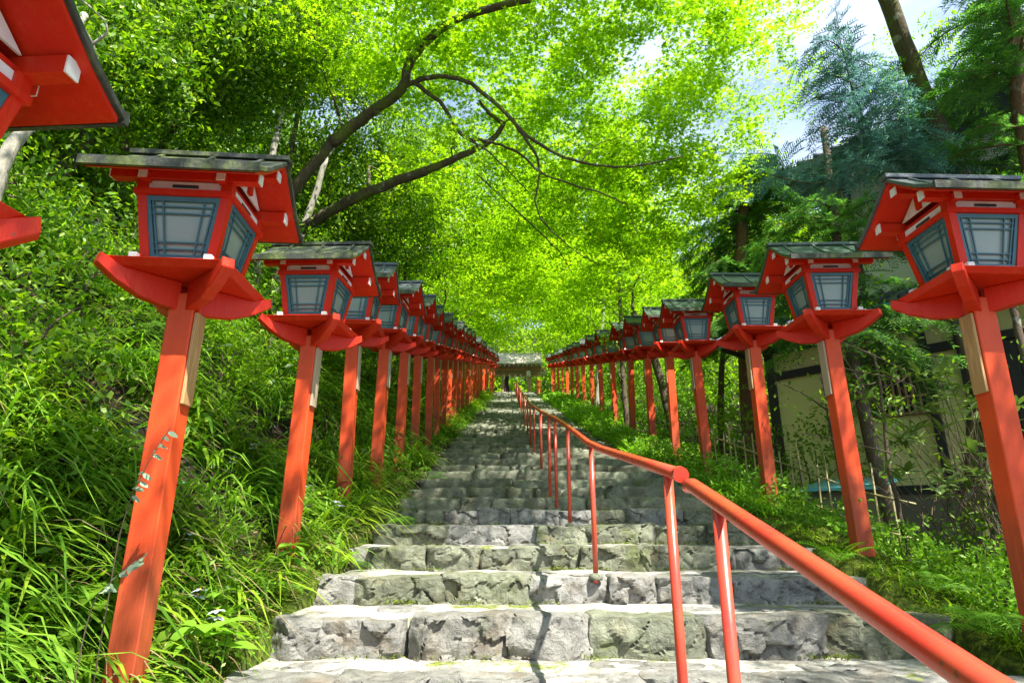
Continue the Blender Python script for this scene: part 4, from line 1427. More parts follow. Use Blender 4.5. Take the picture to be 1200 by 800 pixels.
# ------------------------------------------------------------------ conifers on the right
def needle_branches(mb, starts, mat, parent, base, leaf_l=.11, skip=.15):
    """feathery sprays: side twiglets along each branch, each twiglet carries short flat blades"""
    C, Rm_, S = [], [], []
    for (path, rad) in starts:
        pa = smooth_path(path, 7, .01)
        mb.tube([p - base for p in pa], [rad * (1 - .85 * i / (len(pa) - 1)) for i in range(len(pa))], 6)
        for i in range(1, len(pa)):
            t = (pa[i] - pa[i - 1]).normalized()
            side0 = t.cross(Vector((0, 0, 1)))
            side0 = side0.normalized() if side0.length > 1e-3 else Vector((1, 0, 0))
            for sg in (-1, 1):
                for _ in range(2):
                    if rnd.random() < skip: continue
                    dr = (t * rnd.uniform(.4, .9) + side0 * sg * rnd.uniform(.6, 1) + Vector((rnd.uniform(-.3, .3), rnd.uniform(-.3, .3), rnd.uniform(-.45, .2)))).normalized()
                    L = rnd.uniform(.22, .50) * (1.1 - .5 * i / len(pa))
                    s = pa[i - 1].lerp(pa[i], rnd.random())
                    nb = max(4, int(L / .035))
                    n2 = dr.cross(t)
                    n2 = n2.normalized() if n2.length > 1e-3 else Vector((0, 0, 1))
                    for q in range(nb):
                        f = (q + .5) / nb
                        c = s + dr * L * f + Vector((0, 0, -.10 * f * f * L * 3))
                        for s2 in (-1, 1):
                            ax = (dr * .8 + dr.cross(n2) * s2 * .8 + Vector((rnd.uniform(-.2, .2),) * 3)).normalized()
                            C.append(c + ax * leaf_l * .4)
                            bx = n2.cross(ax)
                            bx = bx.normalized() if bx.length > 1e-3 else Vector((0, 0, 1))
                            Rm_.append((tuple(ax), tuple(bx), tuple(ax.cross(bx))))
    C = np.array([tuple(c) for c in C]) - np.array(tuple(base))
    Rr = np.array(Rm_).transpose(0, 2, 1)
    tv = np.array([(-.5, 0, 0), (-.1, -.10, 0), (.5, 0, -.05), (-.1, .10, 0)])
    return leaves_mesh('crown', C, leaf_l, mat, (tv, np.array([(0, 1, 2, 3)])), 0, Rr)


def conifer(lab, trunk_pts, r0, r1, branches, mat, bark, leaf_l=.11, nm='cypress_tree', sides=12, skip=.15):
    tp = [Vector(p) for p in trunk_pts]
    base = gp(tp[0].x, tp[0].y)
    root = empty(nm, tuple(base), 0, lab, 'tree', 'conifers on the right')
    m = MB()
    limb(m, [Vector((0, 0, -.3))] + [p - base for p in tp[1:]], r0, r1, 7, .012, sides)
    me = needle_branches(m, branches, mat, root, base, leaf_l=leaf_l, skip=skip)
    m.build('trunk', bark, root, True)
    link_mesh('crown', me, None, root)
    return root


def rad_branches(axis_pts, n, L0, L1, droop, towards=None, spread=1.0):
    out = []
    pa = smooth_path(axis_pts, 8)
    for q in range(n):
        f = q / n
        i = int(f * (len(pa) - 1))
        s = pa[i].lerp(pa[i + 1], rnd.random())
        a = rnd.uniform(0, 2 * math.pi)
        d = Vector((math.cos(a), math.sin(a), 0))
        if towards is not None: d = (d * spread + Vector(towards)).normalized()
        L = L0 + (L1 - L0) * f
        L *= rnd.uniform(.7, 1.2)
        out.append(([s, s + d * L * .4 + Vector((0, 0, .10 * L)), s + d * L * .75 + Vector((0, 0, -.02 * L - droop * .3)), s + d * L + Vector((0, 0, -droop * L * .5))], .018))
    return out


# blue-green cypress spray reaching over to the sky gap (upper right)
j = P(1100, 190, 7.6)
tb = [(5.75, 8.2, 0), P(1150, 300, 8.0), P(1128, 215, 7.9), P(1085, 120, 7.7), P(1040, 0, 7.4), P(1010, -80, 7.2)]
br = []
# hand-laid limbs seen against the sky
main1 = [P(1120, 215, 7.9), P(1080, 195, 7.6), P(1035, 192, 7.3), P(1000, 205, 7.1), P(950, 215, 7.0), P(905, 205, 6.9)]
main2 = [P(1030, 192, 7.3), P(1025, 165, 7.2), P(1008, 130, 7.1), P(995, 90, 7.0), P(985, 45, 6.9), P(978, 5, 6.9)]
br += [(main1, .035), (main2, .024)]
pm = smooth_path(main2, 6)
for q in range(20):
    s = pm[int(len(pm) * (q / 26) * .98)]
    sg = -1 if q % 2 else 1
    L = rnd.uniform(.5, 1.05) * (1.1 - .55 * q / 26)
    br.append(([s, s + Vector((sg * L * .5, rnd.uniform(-.2, .2), .06)), s + Vector((sg * L, rnd.uniform(-.3, .3), -.12 - .1 * L))], .010))
pm = smooth_path(main1, 6)
for q in range(13):
    s = pm[int(len(pm) * (q / 13))]
    L = rnd.uniform(.4, .9)
    br.append(([s, s + Vector((rnd.uniform(-.3, .1) * L, rnd.uniform(-.3, .3), rnd.uniform(.1, .5) * L)), s + Vector((rnd.uniform(-.9, .2) * L, rnd.uniform(-.5, .5), rnd.uniform(-.5, .7) * L))], .010))
conifer('blue-green cypress with a thick mossy leaning trunk against the sky gap', tb, .15, .11, br, M['cedar_blue'], M['bark_moss'], .075, skip=.32)
# second cypress: greener, right edge
ax = [gp(7.0, 7.4), P(1215, 220, 7.2), P(1190, 60, 7.0), P(1175, -60, 7.0)]
br = rad_branches([P(1215, 260, 7.2), P(1190, 60, 7.0), P(1175, -60, 7.0)], 34, 1.7, 1.2, .35, (-.6, -.1, 0), 1.0)
conifer('green cypress with hanging sprays at the upper right edge', ax, .15, .10, br, M['conifer'], M['bark_red'], .09)
# third: hanging foliage between the right lanterns and the house
ax = [gp(5.2, 8.6), P(1010, 470, 8.2), P(985, 330, 8.4), P(975, 230, 8.6), P(965, 150, 8.8)]
br = rad_branches([P(1005, 430, 8.3), P(985, 330, 8.4), P(975, 230, 8.6)], 26, 1.3, 1.1, .5, (-.1, -.1, 0), 1.0)
conifer('dark cypress standing behind the third lantern of the right row', ax, .10, .05, br, M['conifer'], M['bark'], .085)
ax = [gp(5.9, 7.2), P(1110, 330, 8.4), P(1105, 230, 8.4), P(1100, 140, 8.4)]
br = rad_branches([P(1110, 260, 8.4), P(1105, 200, 8.4), P(1100, 120, 8.6)], 26, 1.4, 1.2, .45, (-.2, 0, 0), 1.0)
conifer('cypress whose sprays hang above the roof of the nearest right lantern', ax, .09, .05, br, M['conifer'], M['bark'], .085)
ax = [gp(5.0, 12.8), P(875, 430, 12.8), P(868, 330, 12.8), P(872, 240, 13)]
br = rad_branches([P(880, 380, 12.6), P(868, 320, 12.8), P(880, 235, 13), P(890, 200, 13)], 52, 1.7, 1.2, .5, (.1, -.1, 0), 1.0)
conifer('cedar with reddish trunk behind the fourth and fifth right lanterns', ax, .22, .12, br, M['conifer'], M['bark_red'], .12)

# dark slanting trunks and other small trees behind the right row
for (a_, b_, D, r, mt, lab) in [
        ((1000, 610), (962, 410), 7.6, .06, 'bark', 'dark slanting trunk just behind the second right lantern post'),
        ((1058, 620), (1035, 480), 6.8, .032, 'bark', 'thin dark trunk between the two nearest right lantern posts'),
        ((1235, 520), (1185, 350), 7.0, .07, 'bark', 'brown trunk at the right edge behind the nearest right lantern'),
        ((735, 500), (728, 380), 17, .10, 'bark', 'brown trunk among the middle posts of the right row'),
        ((845, 500), (850, 380), 14.5, .10, 'bark', 'brown trunk left of the third right lantern post'),
        ((700, 470), (706, 380), 24, .12, 'bark_pale', 'pale trunk far behind the right row')]:
    p0, p1 = P(*a_, D), P(*b_, D)
    g = gp(p0.x, p0.y)
    bb = Vector((p0.x, p0.y, min(g.z, p0.z)))
    rt = empty('small_tree', tuple(bb), 0, lab, 'tree', 'small trees behind the right row')
    m = MB()
    top = p1 + (p1 - p0) * .5
    limb(m, [Vector((0, 0, -.3)), p0 - bb + Vector((0, 0, .01)), p0.lerp(p1, .55) - bb + Vector((-.04, 0, 0)), p1 - bb, top - bb], r, r * .45, 6, .008, 10)
    for q in range(6):
        s = p0.lerp(p1, rnd.uniform(.3, 1.3)) - bb
        limb(m, [s, s + Vector((rnd.uniform(-.3, .3), rnd.uniform(-.3, .3), .2)), s + Vector((rnd.uniform(-.9, .9), rnd.uniform(-.4, .4), rnd.uniform(.2, .9)))], r * .28, .006, 5, .01, 6)
    m.build('trunk', M[mt], rt, True)
    tops = blob_points([(top, (1.0, .9, .7)), (p1, (.7, .6, .6))], 34 if D < 10 else 130)
    c, rots = sprays(tops, 14, .32, .3, .7)
    link_mesh('crown', leaves_mesh('crown', c - np.array(tuple(bb)), .075 if D < 10 else .11, M['evergreen'] if D < 10 else M['maple_deep'], LEAF, .3, jit_rots(rots, .8)), None, rt)


# ------------------------------------------------------------------ bushes along the rows, undergrowth
def bush(lab, c, r, n, ls, mat, nm='bush', grp='bushes beside the lantern rows', per=18):
    base = gp(c[0], c[1])
    root = empty(nm, tuple(base), 0, lab, 'bush', grp)
    m = MB()
    for q in range(7):
        e = Vector((rnd.uniform(-.7, .7) * r[0], rnd.uniform(-.7, .7) * r[1], rnd.uniform(.5, 1.6) * r[2]))
        limb(m, [Vector((rnd.uniform(-.1, .1), rnd.uniform(-.1, .1), -.1)), e * .5 + Vector((rnd.uniform(-.1, .1), 0, .1)), e], .022, .006, 4, .01, 5)
    m.build('stem', M['bark'], root, True)
    cs = blob_points([(Vector((0, 0, r[2])), r)], n)
    c2, rots = sprays(cs, per, .30, .3, .7)
    link_mesh('foliage', leaves_mesh('foliage', c2, ls, M[mat], LEAF, .3, jit_rots(rots, .7)), None, root)


k_ = 0
for side in (-1, 1):
    for y in ([8.5, 10.5, 12.5, 15, 18, 21, 24.5, 28.5, 33, 38, 44] if side < 0 else [10.5, 13, 16, 19, 22.5, 26.5, 31, 36, 42]):
        x = -3.1 - rnd.uniform(0, .8) if side < 0 else 4.6 + rnd.uniform(0, .6)
        h = rnd.uniform(.7, 1.2)
        where = 'left bank' if side < 0 else 'right side'
        k_ += 1
        bush(f'leafy bush behind the {"left" if side < 0 else "right"} lantern posts, {ORD[(k_ - 1) % 11 if side < 0 else k_ - 12]} up the slope', (x, y), (rnd.uniform(.8, 1.2), 1.3, h), 110, .06 + .003 * y,
             rnd.choice(['maple_deep', 'herb', 'evergreen']) if side < 0 else rnd.choice(['maple_deep', 'lime', 'herb']), grp=f'bushes behind the {"left" if side < 0 else "right"} lantern row')


for (bx_, by_, r_, hh, mt, ls_, lab_) in [
        (-3.7, 4.3, .55, .45, 'herb', .06, 'low leafy bush on the bank left of the nearest left post'),
        (-4.3, 5.6, .60, .5, 'evergreen', .075, 'dark leafy bush on the bank behind the nearest left lantern'),
        (-5.2, 5.0, .70, .5, 'evergreen', .08, 'dark bush high on the bank under the corner lantern'),
        (-3.3, 6.6, .45, .45, 'maple_deep', .06, 'fresh green bush between the first two left lanterns'),
        (-5.0, 7.4, .80, .6, 'evergreen', .085, 'broad dark bush above the second left lantern'),
        (-3.4, 3.2, .40, .3, 'lime', .05, 'bright leafy bush at the left edge, lower bank'),
        (-6.4, 7.6, .90, .7, 'herb', .09, 'bush at the top of the bank above the nearest left lantern'),
        (-4.4, 9.2, .80, .8, 'evergreen', .085, 'dark bush above the third left lantern'),
        (3.75, 5.0, .35, .25, 'lime', .05, 'small bright bush between the two nearest right posts'),
        (4.4, 5.9, .40, .4, 'evergreen', .06, 'small dark bush behind the second right post')]:
    bush(lab_, (bx_, by_), (r_, r_, hh), 60, ls_, mt, grp='bushes on the near banks', per=20)


def blades_mesh(name, base, az, L, lean, w, mat, seg=4):
    """arching ribbon blades: base (n,3), azimuth, length, lean 0..1, width"""
    n = len(base)
    t = np.linspace(0, 1, seg + 1)
    d = np.stack([np.cos(az), np.sin(az)], 1)
    sd = np.stack([-np.sin(az), np.cos(az)], 1)
    hor = (lean[:, None] * (t + .9 * t ** 2)[None, :]) * L[:, None] * .62
    ver = (t[None, :] * (1.05 - .25 * lean[:, None]) - lean[:, None] * 1.05 * t[None, :] ** 2.4) * L[:, None]
    wid = w[:, None] * np.sin(np.clip(t * .86 + .14, 0, 1) * math.pi)[None, :] * .5 + .0004
    P0 = np.zeros((n, seg + 1, 2, 3))
    for s_, sg in ((0, -1), (1, 1)):
        P0[:, :, s_, 0] = base[:, None, 0] + d[:, None, 0] * hor + sd[:, None, 0] * wid * sg
        P0[:, :, s_, 1] = base[:, None, 1] + d[:, None, 1] * hor + sd[:, None, 1] * wid * sg
        P0[:, :, s_, 2] = base[:, None, 2] + ver + (wid * .35 if sg > 0 else 0)
    V = P0.reshape(-1, 3)
    q = np.arange(seg)
    f0 = np.stack([2 * q, 2 * q + 1, 2 * q + 3, 2 * q + 2], 1)
    F = (f0[None] + (np.arange(n) * 2 * (seg + 1))[:, None, None]).reshape(-1, 4)
    return fast_mesh(name, V, F, mat, True)


def scatter_left(n, ymax=40, xspan=5.0, pw=1.6, xmin=.25):
    y = 1.6 + (ymax - 1.6) * rng.uniform(0, 1, n) ** pw
    x = xl(y) - xmin - xspan * rng.uniform(0, 1, n) ** 1.15 * np.clip(.35 + y / 9, .4, 1.4)
    return x, y


def keep(x, y, f, thr, seed):
    m = np.array([noise.noise(Vector((a * f, b * f, seed))) > thr for a, b in zip(x, y)])
    return x[m], y[m]


def scatter_right(n, ymin=3.6, ymax=40, xspan=2.2, pw=1.7):
    y = ymin + (ymax - ymin) * rng.uniform(0, 1, n) ** pw
    x = xr(y) + .12 + xspan * rng.uniform(0, 1, n) ** 1.2
    return x, y


def clumps(name, label, xs, ys, per, L, w, mat, lean=(.35, 1.0), spread=.07, grow=.02):
    n = len(xs)
    bx = np.repeat(xs, per) + rng.normal(0, spread, n * per)
    by = np.repeat(ys, per) + rng.normal(0, spread, n * per)
    bz = gz(bx, by) - .02
    ln = np.repeat(rng.uniform(.6, 1.3, n), per) * rng.uniform(.6, 1.15, n * per) * L * (1 + grow * np.clip(by - 6, 0, 30))
    az = rng.uniform(0, 2 * math.pi, n * per)
    # blades on the slope fall downhill
    az = np.where(rng.uniform(0, 1, n * per) < .45, rng.normal(0 if xs.mean() < 0 else math.pi, .8, n * per), az)
    me = blades_mesh(name, np.stack([bx, by, bz], 1), az, ln, rng.uniform(*lean, n * per), w * (1 + .06 * np.clip(by - 5, 0, 30)) * rng.uniform(.6, 1.3, n * per), mat)
    o = link_mesh(name, me)
    tag(o, label, 'grass', kind='stuff')
    return o


def leafcarpet(name, label, xs, ys, h, ls, mat, cat='undergrowth', per=14, r=.13, grow=.07):
    cs = np.stack([xs, ys, gz(xs, ys) + rng.uniform(0, 1, len(xs)) ** 1.5 * h], 1)
    c, rots = sprays(cs, per, r, .3, .5)
    n = len(c)
    sc = (1 + grow * np.clip(c[:, 1] - 5, 0, 30))
    Rj = jit_rots(rots, .5) * sc[:, None, None]
    o = link_mesh(name, leaves_mesh(name, c, ls, mat, LEAF, .3, Rj))
    tag(o, label, cat, kind='stuff')
    return o


x, y = keep(*scatter_left(4300), .85, -.02, 3.0)
clumps('bank_grass', 'long arching green grass blades covering the left bank', x, y, 13, .56, .023, M['blade'])
x, y = keep(*scatter_left(520, 14, 6.5, 1.4, .9), .8, -.05, 77.0)
clumps('bank_arching_leaves', 'broad dark arching strap leaves high on the left bank', x, y, 9, .72, .040, M['herb'], (.6, 1.1), .05)
x, y = keep(*scatter_left(1500, 16, 7, 1.5, .75), .7, .04, 23.0)
clumps('bank_sedge', 'yellow-green drooping sedge in loose tussocks on the left bank', x, y, 16, .78, .017, M['lime'], (.6, 1.1), .10)
x, y = scatter_left(420, 14)
clumps('dry_grass', 'straw-coloured dead blades tangled in the left bank', x, y, 8, .5, .010, M['dry'], (.6, 1.0), .12)
x, y = keep(*scatter_left(6400), .8, .04, 11.0)
leafcarpet('bank_herbs', 'small leafy herbs growing thickly over the left bank', x, y, .50, .055, M['herb'])
x, y = scatter_left(1200, 30, 1.1, 1.7, .0)
leafcarpet('edge_herbs', 'bright low herbs along the left edge of the steps', x, y, .16, .036, M['lime'], r=.12)
x, y = keep(*scatter_right(3000), .9, -.05, 41.0)
leafcarpet('right_herbs', 'low leafy herbs along the right edge of the steps', x + .12, y, .30, .045, M['herb'], r=.13)
x, y = scatter_right(1100, 8, 40, 2.5)
leafcarpet('right_edge_herbs', 'bright herbs beyond the right lantern posts', x, y, .4, .05, M['lime'], r=.16)
x, y = scatter_right(600, 7.0, 40, 1.5)
clumps('right_grass', 'long bright grass at the feet of the right lantern posts', x, y, 12, .36, .018, M['lime'])

x, y = keep(*scatter_left(5600, 34, 8.5, 1.8, 1.1), .75, -.02, 51.0)
leafcarpet('bank_thicket', 'dense leafy thicket covering the upper part of the left bank', x, y, 1.15, .085, M['evergreen'], r=.24, grow=.05)
x, y = keep(*scatter_left(900, 18, 5), .6, .0, 31.0)
leafcarpet('bank_broadleaves', 'scattered broad dark leaves among the bank grass', x, y, .35, .115, M['herb'], per=7, r=.16, grow=.04)
x, y = scatter_left(450, 12)
leafcarpet('bank_litter', 'brown dead leaves caught on the left bank', x, y, .12, .06, M['dry'], per=5, r=.12)
x, y = scatter_right(420, 3.2, 9, 1.9, 1.2)
clumps('right_sedge', 'fine dark sedge tufts on the right bank beside the steps', x, y, 12, .20, .010, M['blade'])
x, y = scatter_right(700, 3.2, 12, 2.4, 1.2)
leafcarpet('right_seedlings', 'young leafy growth between the right lantern posts and the fence', x + .25, y, .45, .06, M['lime'], r=.12)
# moss tufts hugging the step ends
def moss(name, label, n, xf, pw, ymax):
    y = 3.0 + (ymax - 3.0) * rng.uniform(0, 1, n) ** pw
    x = xf(y)
    z = gz(x, y)
    c = np.stack([x, y, z + .006], 1)
    o = link_mesh(name, leaves_mesh(name, c, .017, M['mosstuft'], LEAF, .2))
    tag(o, label, 'moss', kind='stuff')


moss('edge_moss', 'yellow-green moss cushions along the left step ends', 26000, lambda y: xl(y) - .03 - np.abs(rng.normal(0, .28, len(y))), 1.6, 11)
moss('right_moss', 'yellow-green moss cushions along the right step ends', 26000, lambda y: xr(y) + .03 + np.abs(rng.normal(0, .33, len(y))), 1.5, 12)

# little tufts in the joints of the steps
pts = []
for k_ in range(N_LOW - 1, N_LOW + 12):
    y, z = STEPS[k_]
    zb = STEPS[k_ - 1][1]
    for q in range(9):
        xx = rnd.uniform(float(xl(y)) + .1, float(xr(y)) - .1)
        for _ in range(rnd.randint(6, 60)):
            pts.append((xx + rnd.gauss(0, .09), y - abs(rnd.gauss(0, .02)) - .015, zb + abs(rnd.gauss(0, .012))))
o = link_mesh('joint_tufts', leaves_mesh('joint_tufts', np.array(pts), .022, M['mosstuft'], LEAF, .2))
tag(o, 'tiny green tufts growing where treads meet risers', 'moss', kind='stuff')
# fallen leaves on the treads
pts = []
for k_ in range(N_LOW - 1, N_LOW + 9):
    y, z = STEPS[k_]
    for q in range(90):
        pts.append((rnd.uniform(float(xl(y)), float(xr(y))), y - abs(rnd.gauss(0, .08)) - .02, STEPS[k_ - 1][1] + .008))
o = link_mesh('fallen_leaves', leaves_mesh('fallen_leaves', np.array(pts), .02, M['dry'], LEAF, .9))
tag(o, 'tiny brown fallen leaves lying along the risers', 'leaf litter', kind='stuff')

# ------------------------------------------------------------------ single plants near the viewer
blade_lib = []
for q in range(6):
    L = .5
    me = blades_mesh('strap_leaf', np.zeros((1, 3)), np.zeros(1), np.array([L]), np.array([.35 + .13 * q]), np.array([.034 - .002 * q]), M['blade'] if q % 2 else M['lime'], 7)
    blade_lib.append(me)


def strap_plant(lab, pos, n, scale, grp, bias=None):
    root = empty('iris_plant', tuple(pos), rnd.uniform(0, 6), lab, 'plant', grp)
    for q in range(n):
        a = rnd.uniform(0, 2 * math.pi)
        s = scale * rnd.uniform(.7, 1.25)
        link_mesh('leaf', rnd.choice(blade_lib), None, root, (rnd.gauss(0, .025), rnd.gauss(0, .025), -.02), (rnd.uniform(-.15, .15), rnd.uniform(-.15, .15), a), (s, s, s))
    return root


def broad_leaf_mesh(name, L, wd, mat, fold=.18, droop=.25, serr=True):
    n = 9
    V, F = [], []
    for i in range(n + 1):
        t = i / n
        w_ = wd * math.sin(math.pi * min(1, t ** .8)) ** .9 * .5 + .0005
        if serr and 0 < i < n: w_ *= 1.0 + (.08 if i % 2 else -.05)
        z = -droop * L * t * t
        V += [(L * t, -w_, z + w_ * fold), (L * t, 0, z - .0), (L * t, w_, z + w_ * fold)]
    for i in range(n):
        o = 3 * i
        F += [(o, o + 1, o + 4, o + 3), (o + 1, o + 2, o + 5, o + 4)]
    return fast_mesh(name, np.array(V), np.array(F), mat, True)


BL = [broad_leaf_mesh('broad_leaf', .16, .075, M['lime']), broad_leaf_mesh('broad_leaf', .13, .06, M['lime'], droop=.4), broad_leaf_mesh('broad_leaf', .11, .06, M['herb'])]


def broad_plant(lab, pos, h, tiers, scale, grp, mats=BL):
    root = empty('leafy_seedling', tuple(pos), rnd.uniform(0, 6), lab, 'plant', grp)
    top = Vector((rnd.uniform(-.05, .05), rnd.uniform(-.05, .05), h))
    m = MB(); m.tube([(0, 0, -.05), tuple(top * .5), tuple(top)], [.006, .005, .003], 6)
    m.build('stem', M['stem'], root, True)
    for q in range(tiers):
        p = top * (.45 + .55 * (q + 1) / tiers)
        a0 = rnd.uniform(0, 6)
        for w_ in range(3 if q < tiers - 1 else 5):
            s = scale * rnd.uniform(.75, 1.2)
            link_mesh('leaf', rnd.choice(mats), None, root, tuple(p), (rnd.uniform(-.3, .3), rnd.uniform(-.35, .25), a0 + w_ * 2 * math.pi / (3 if q < tiers - 1 else 5)), (s, s, s))
    return root


def on_bank(u, v, lo_=1.3, hi_=14):
    """first point of the ground along the sight line through u, v"""
    d = lo_
    while d < hi_:
        p = P(u, v, d)
        if p.z <= float(gz(p.x, p.y)): return Vector((p.x, p.y, float(gz(p.x, p.y))))
        d += .02
    return Vector((p.x, p.y, float(gz(p.x, p.y))))


GI = 'strap-leaved plants on the left bank'
spots = [(20, 620, 'at the lower left frame edge with pale broad straps'), (45, 470, 'at the left frame edge halfway down the bank'), (110, 500, 'in the dark hollow left of the nearest left post'),
         (60, 700, 'low at the left, above the leafy seedlings'), (240, 560, 'right of the nearest left post at mid height'), (262, 620, 'between the first two left posts, below the white flower'),
         (255, 690, 'right of the foot of the nearest left post'), (290, 560, 'just left of the second left post'), (225, 470, 'behind the nearest left post beneath its board'),
         (95, 600, 'left of the nearest left post above the silvery twig'), (375, 560, 'between the second and third left posts'), (430, 520, 'between the third and fourth left posts'),
         (150, 420, 'under the tray of the nearest left lantern'), (30, 380, 'below the corner lantern'), (310, 470, 'under the second left lantern'), (280, 420, 'between the trays of the first two left lanterns'),
         (15, 760, 'in the bottom left corner'), (395, 640, 'at the foot of the third left post beside the mossy step end'), (480, 500, 'beside the fifth left post')]
for i, (u, v, w_) in enumerate(spots):
    p = on_bank(u, v + 30)
    strap_plant('arching strap leaves ' + w_, p, 13, rnd.uniform(.75, 1.15) if i else 1.3, GI)
for (u, v, h, ti, sc, w_) in [(90, 770, .26, 3, 1.2, 'largest bright leafy seedling in the bottom left corner'), (215, 792, .20, 2, 1.1, 'bright seedling in front of the foot of the nearest left post'),
                              (255, 795, .22, 3, .9, 'seedling with oval leaves right of the nearest left post foot'), (345, 668, .18, 3, .8, 'seedling with broad leaves at the foot of the second left post'),
                              (60, 560, .26, 3, 1.0, 'seedling with drooping leaves on the left bank at mid height'), (240, 745, .2, 2, .9, 'small seedling beside the lowest white flower'),
                              (130, 640, .2, 3, .8, 'dim seedling on the bank left of the nearest post')]:
    p = on_bank(u, v + 14)
    broad_plant(w_, p, h * 1.5, ti, sc * 1.35, 'broad-leaved seedlings on the left bank')

# shaga iris flowers
pet = broad_leaf_mesh('petal_shape', .032, .022, M['petal'], .1, .3, False)
for (u, v, w_) in [(214, 666, 'pale lilac iris flower right of the nearest left post, halfway down'), (225, 740, 'pale lilac iris flower near the foot of the nearest left post'), (243, 500, 'pale iris flowers behind the nearest left post'),
                   (293, 540, 'small pale flower left of the second left post'), (357, 590, 'pale flower in front of the second left post'), (390, 608, 'pale flower between the second and third left posts'),
                   (75, 325, 'pale flower high on the bank under the corner lantern'), (268, 560, 'tiny pale flower between the first two left posts'), (425, 535, 'pale flower beside the fourth left post'), (245, 770, 'lowest pale flower at the bottom left')]:
    g = on_bank(u, v + 22)
    rt = empty('iris_flower', tuple(g), rnd.uniform(0, 6), w_, 'flower', 'pale iris flowers on the left bank')
    d = (Vector((0, 0, 0)) - g).normalized()
    h = .34
    MB().tube([(0, 0, -.02), (.01, .0, h * .5), (0, 0, h)], .003, 5).build('stem', M['stem'], rt, True)
    for fl in range(2):
        ox = Vector((rnd.uniform(-.03, .03) * fl, rnd.uniform(-.03, .03) * fl, h - .04 * fl))
        for q in range(6):
            s = .85 if q % 2 else 1.15
            link_mesh('petal', pet, None, rt, tuple(ox), (0, -.15 + rnd.uniform(-.2, .2), q * math.pi / 3), (s * 1.5,) * 3)
        MB().tube([tuple(ox), tuple(ox + Vector((0, 0, .012)))], .005, 6).build('flower_centre', M['yellow'], rt)


# ferns
def frond_mesh(L, pairs, mat, droop):
    V, F = [], []
    for q in range(pairs):
        t = (q + 1) / (pairs + 1)
        x0 = L * t
        z0 = L * (.75 * t - droop * t * t)
        ll = L * .26 * math.sin(math.pi * min(1, t * .85 + .18)) ** .8
        for sg in (-1, 1):
            o = len(V)
            V += [(x0 - .006, 0, z0), (x0 + ll * .10 + .004, sg * ll * .45, z0 + .01), (x0 + ll * .32, sg * ll, z0 - ll * .15), (x0 + ll * .34 * .3 + L * .026, sg * ll * .42, z0 + .006)]
            F.append((o, o + 1, o + 2, o + 3))
    o = len(V)
    for q in range(7):
        t = q / 6
        V += [(L * t, -.002, L * (.75 * t - droop * t * t)), (L * t, .002, L * (.75 * t - droop * t * t))]
    for q in range(6):
        F.append((o + 2 * q, o + 2 * q + 1, o + 2 * q + 3, o + 2 * q + 2))
    return fast_mesh('frond_shape', np.array(V), np.array(F), mat)


FR = [frond_mesh(.42, 20, M['fern'], .55), frond_mesh(.36, 18, M['fern'], .8), frond_mesh(.5, 22, M['fern'], .7)]


def fern(lab, pos, n, s, grp):
    rt = empty('fern', tuple(pos), rnd.uniform(0, 6), lab, 'fern', grp)
    for q in range(n):
        sc = s * rnd.uniform(.75, 1.15)
        link_mesh('frond', rnd.choice(FR), None, rt, (0, 0, -.02), (rnd.uniform(-.2, .2), rnd.uniform(-.2, .2), q * 2 * math.pi / n + rnd.uniform(-.3, .3)), (sc, sc, sc))


FG = 'ferns beside the right step ends'
for (u, v, n, s, w_) in [(1045, 640, 9, .9, 'fern just right of the second right post foot'), (1135, 665, 10, 1.0, 'largest fern at the right, below the twiggy shrub'), (1165, 745, 9, .8, 'fern in the lower right corner on the moss'),
                         (940, 590, 9, .8, 'fern left of the second right post on the mossy bank'), (865, 555, 9, .9, 'fern at the foot of the third right post'), (905, 620, 8, .7, 'small fern on the step end below the third right post'),
                         (800, 540, 8, .9, 'fern near the fourth right post'), (1100, 610, 8, .8, 'fern in front of the low wall'), (985, 655, 8, .6, 'small fern left of the second right post foot'),
                         (1185, 690, 8, .9, 'fern at the right frame edge'), (960, 540, 8, 1.0, 'fern beside the bamboo fence'), (1100, 690, 8, .6, 'small fern on the mossy stone end')]:
    fern(w_, on_bank(u, v + 8) + Vector((0, 0, .06)), n, s * 1.45, FG)
for (u, v, n, s, w_) in [(455, 610, 9, .8, 'fern at the left step ends near the third left post'), (500, 560, 9, .9, 'fern at the left step ends by the sixth left post'), (475, 640, 8, .6, 'small fern low on the left step end'),
                         (100, 420, 9, 1.1, 'fern on the bank beneath the corner lantern'), (200, 400, 9, 1.0, 'fern on the bank behind the nearest left lantern tray'), (330, 690, 8, .6, 'small fern beside the second left post foot'),
                         (420, 660, 8, .6, 'small fern on the moss between the second and third left posts'), (60, 330, 9, 1.2, 'fern high on the bank at the far left')]:
    fern(w_, on_bank(u, v + 8) + Vector((0, 0, .05)), n, s * 1.3, 'ferns on the left bank')

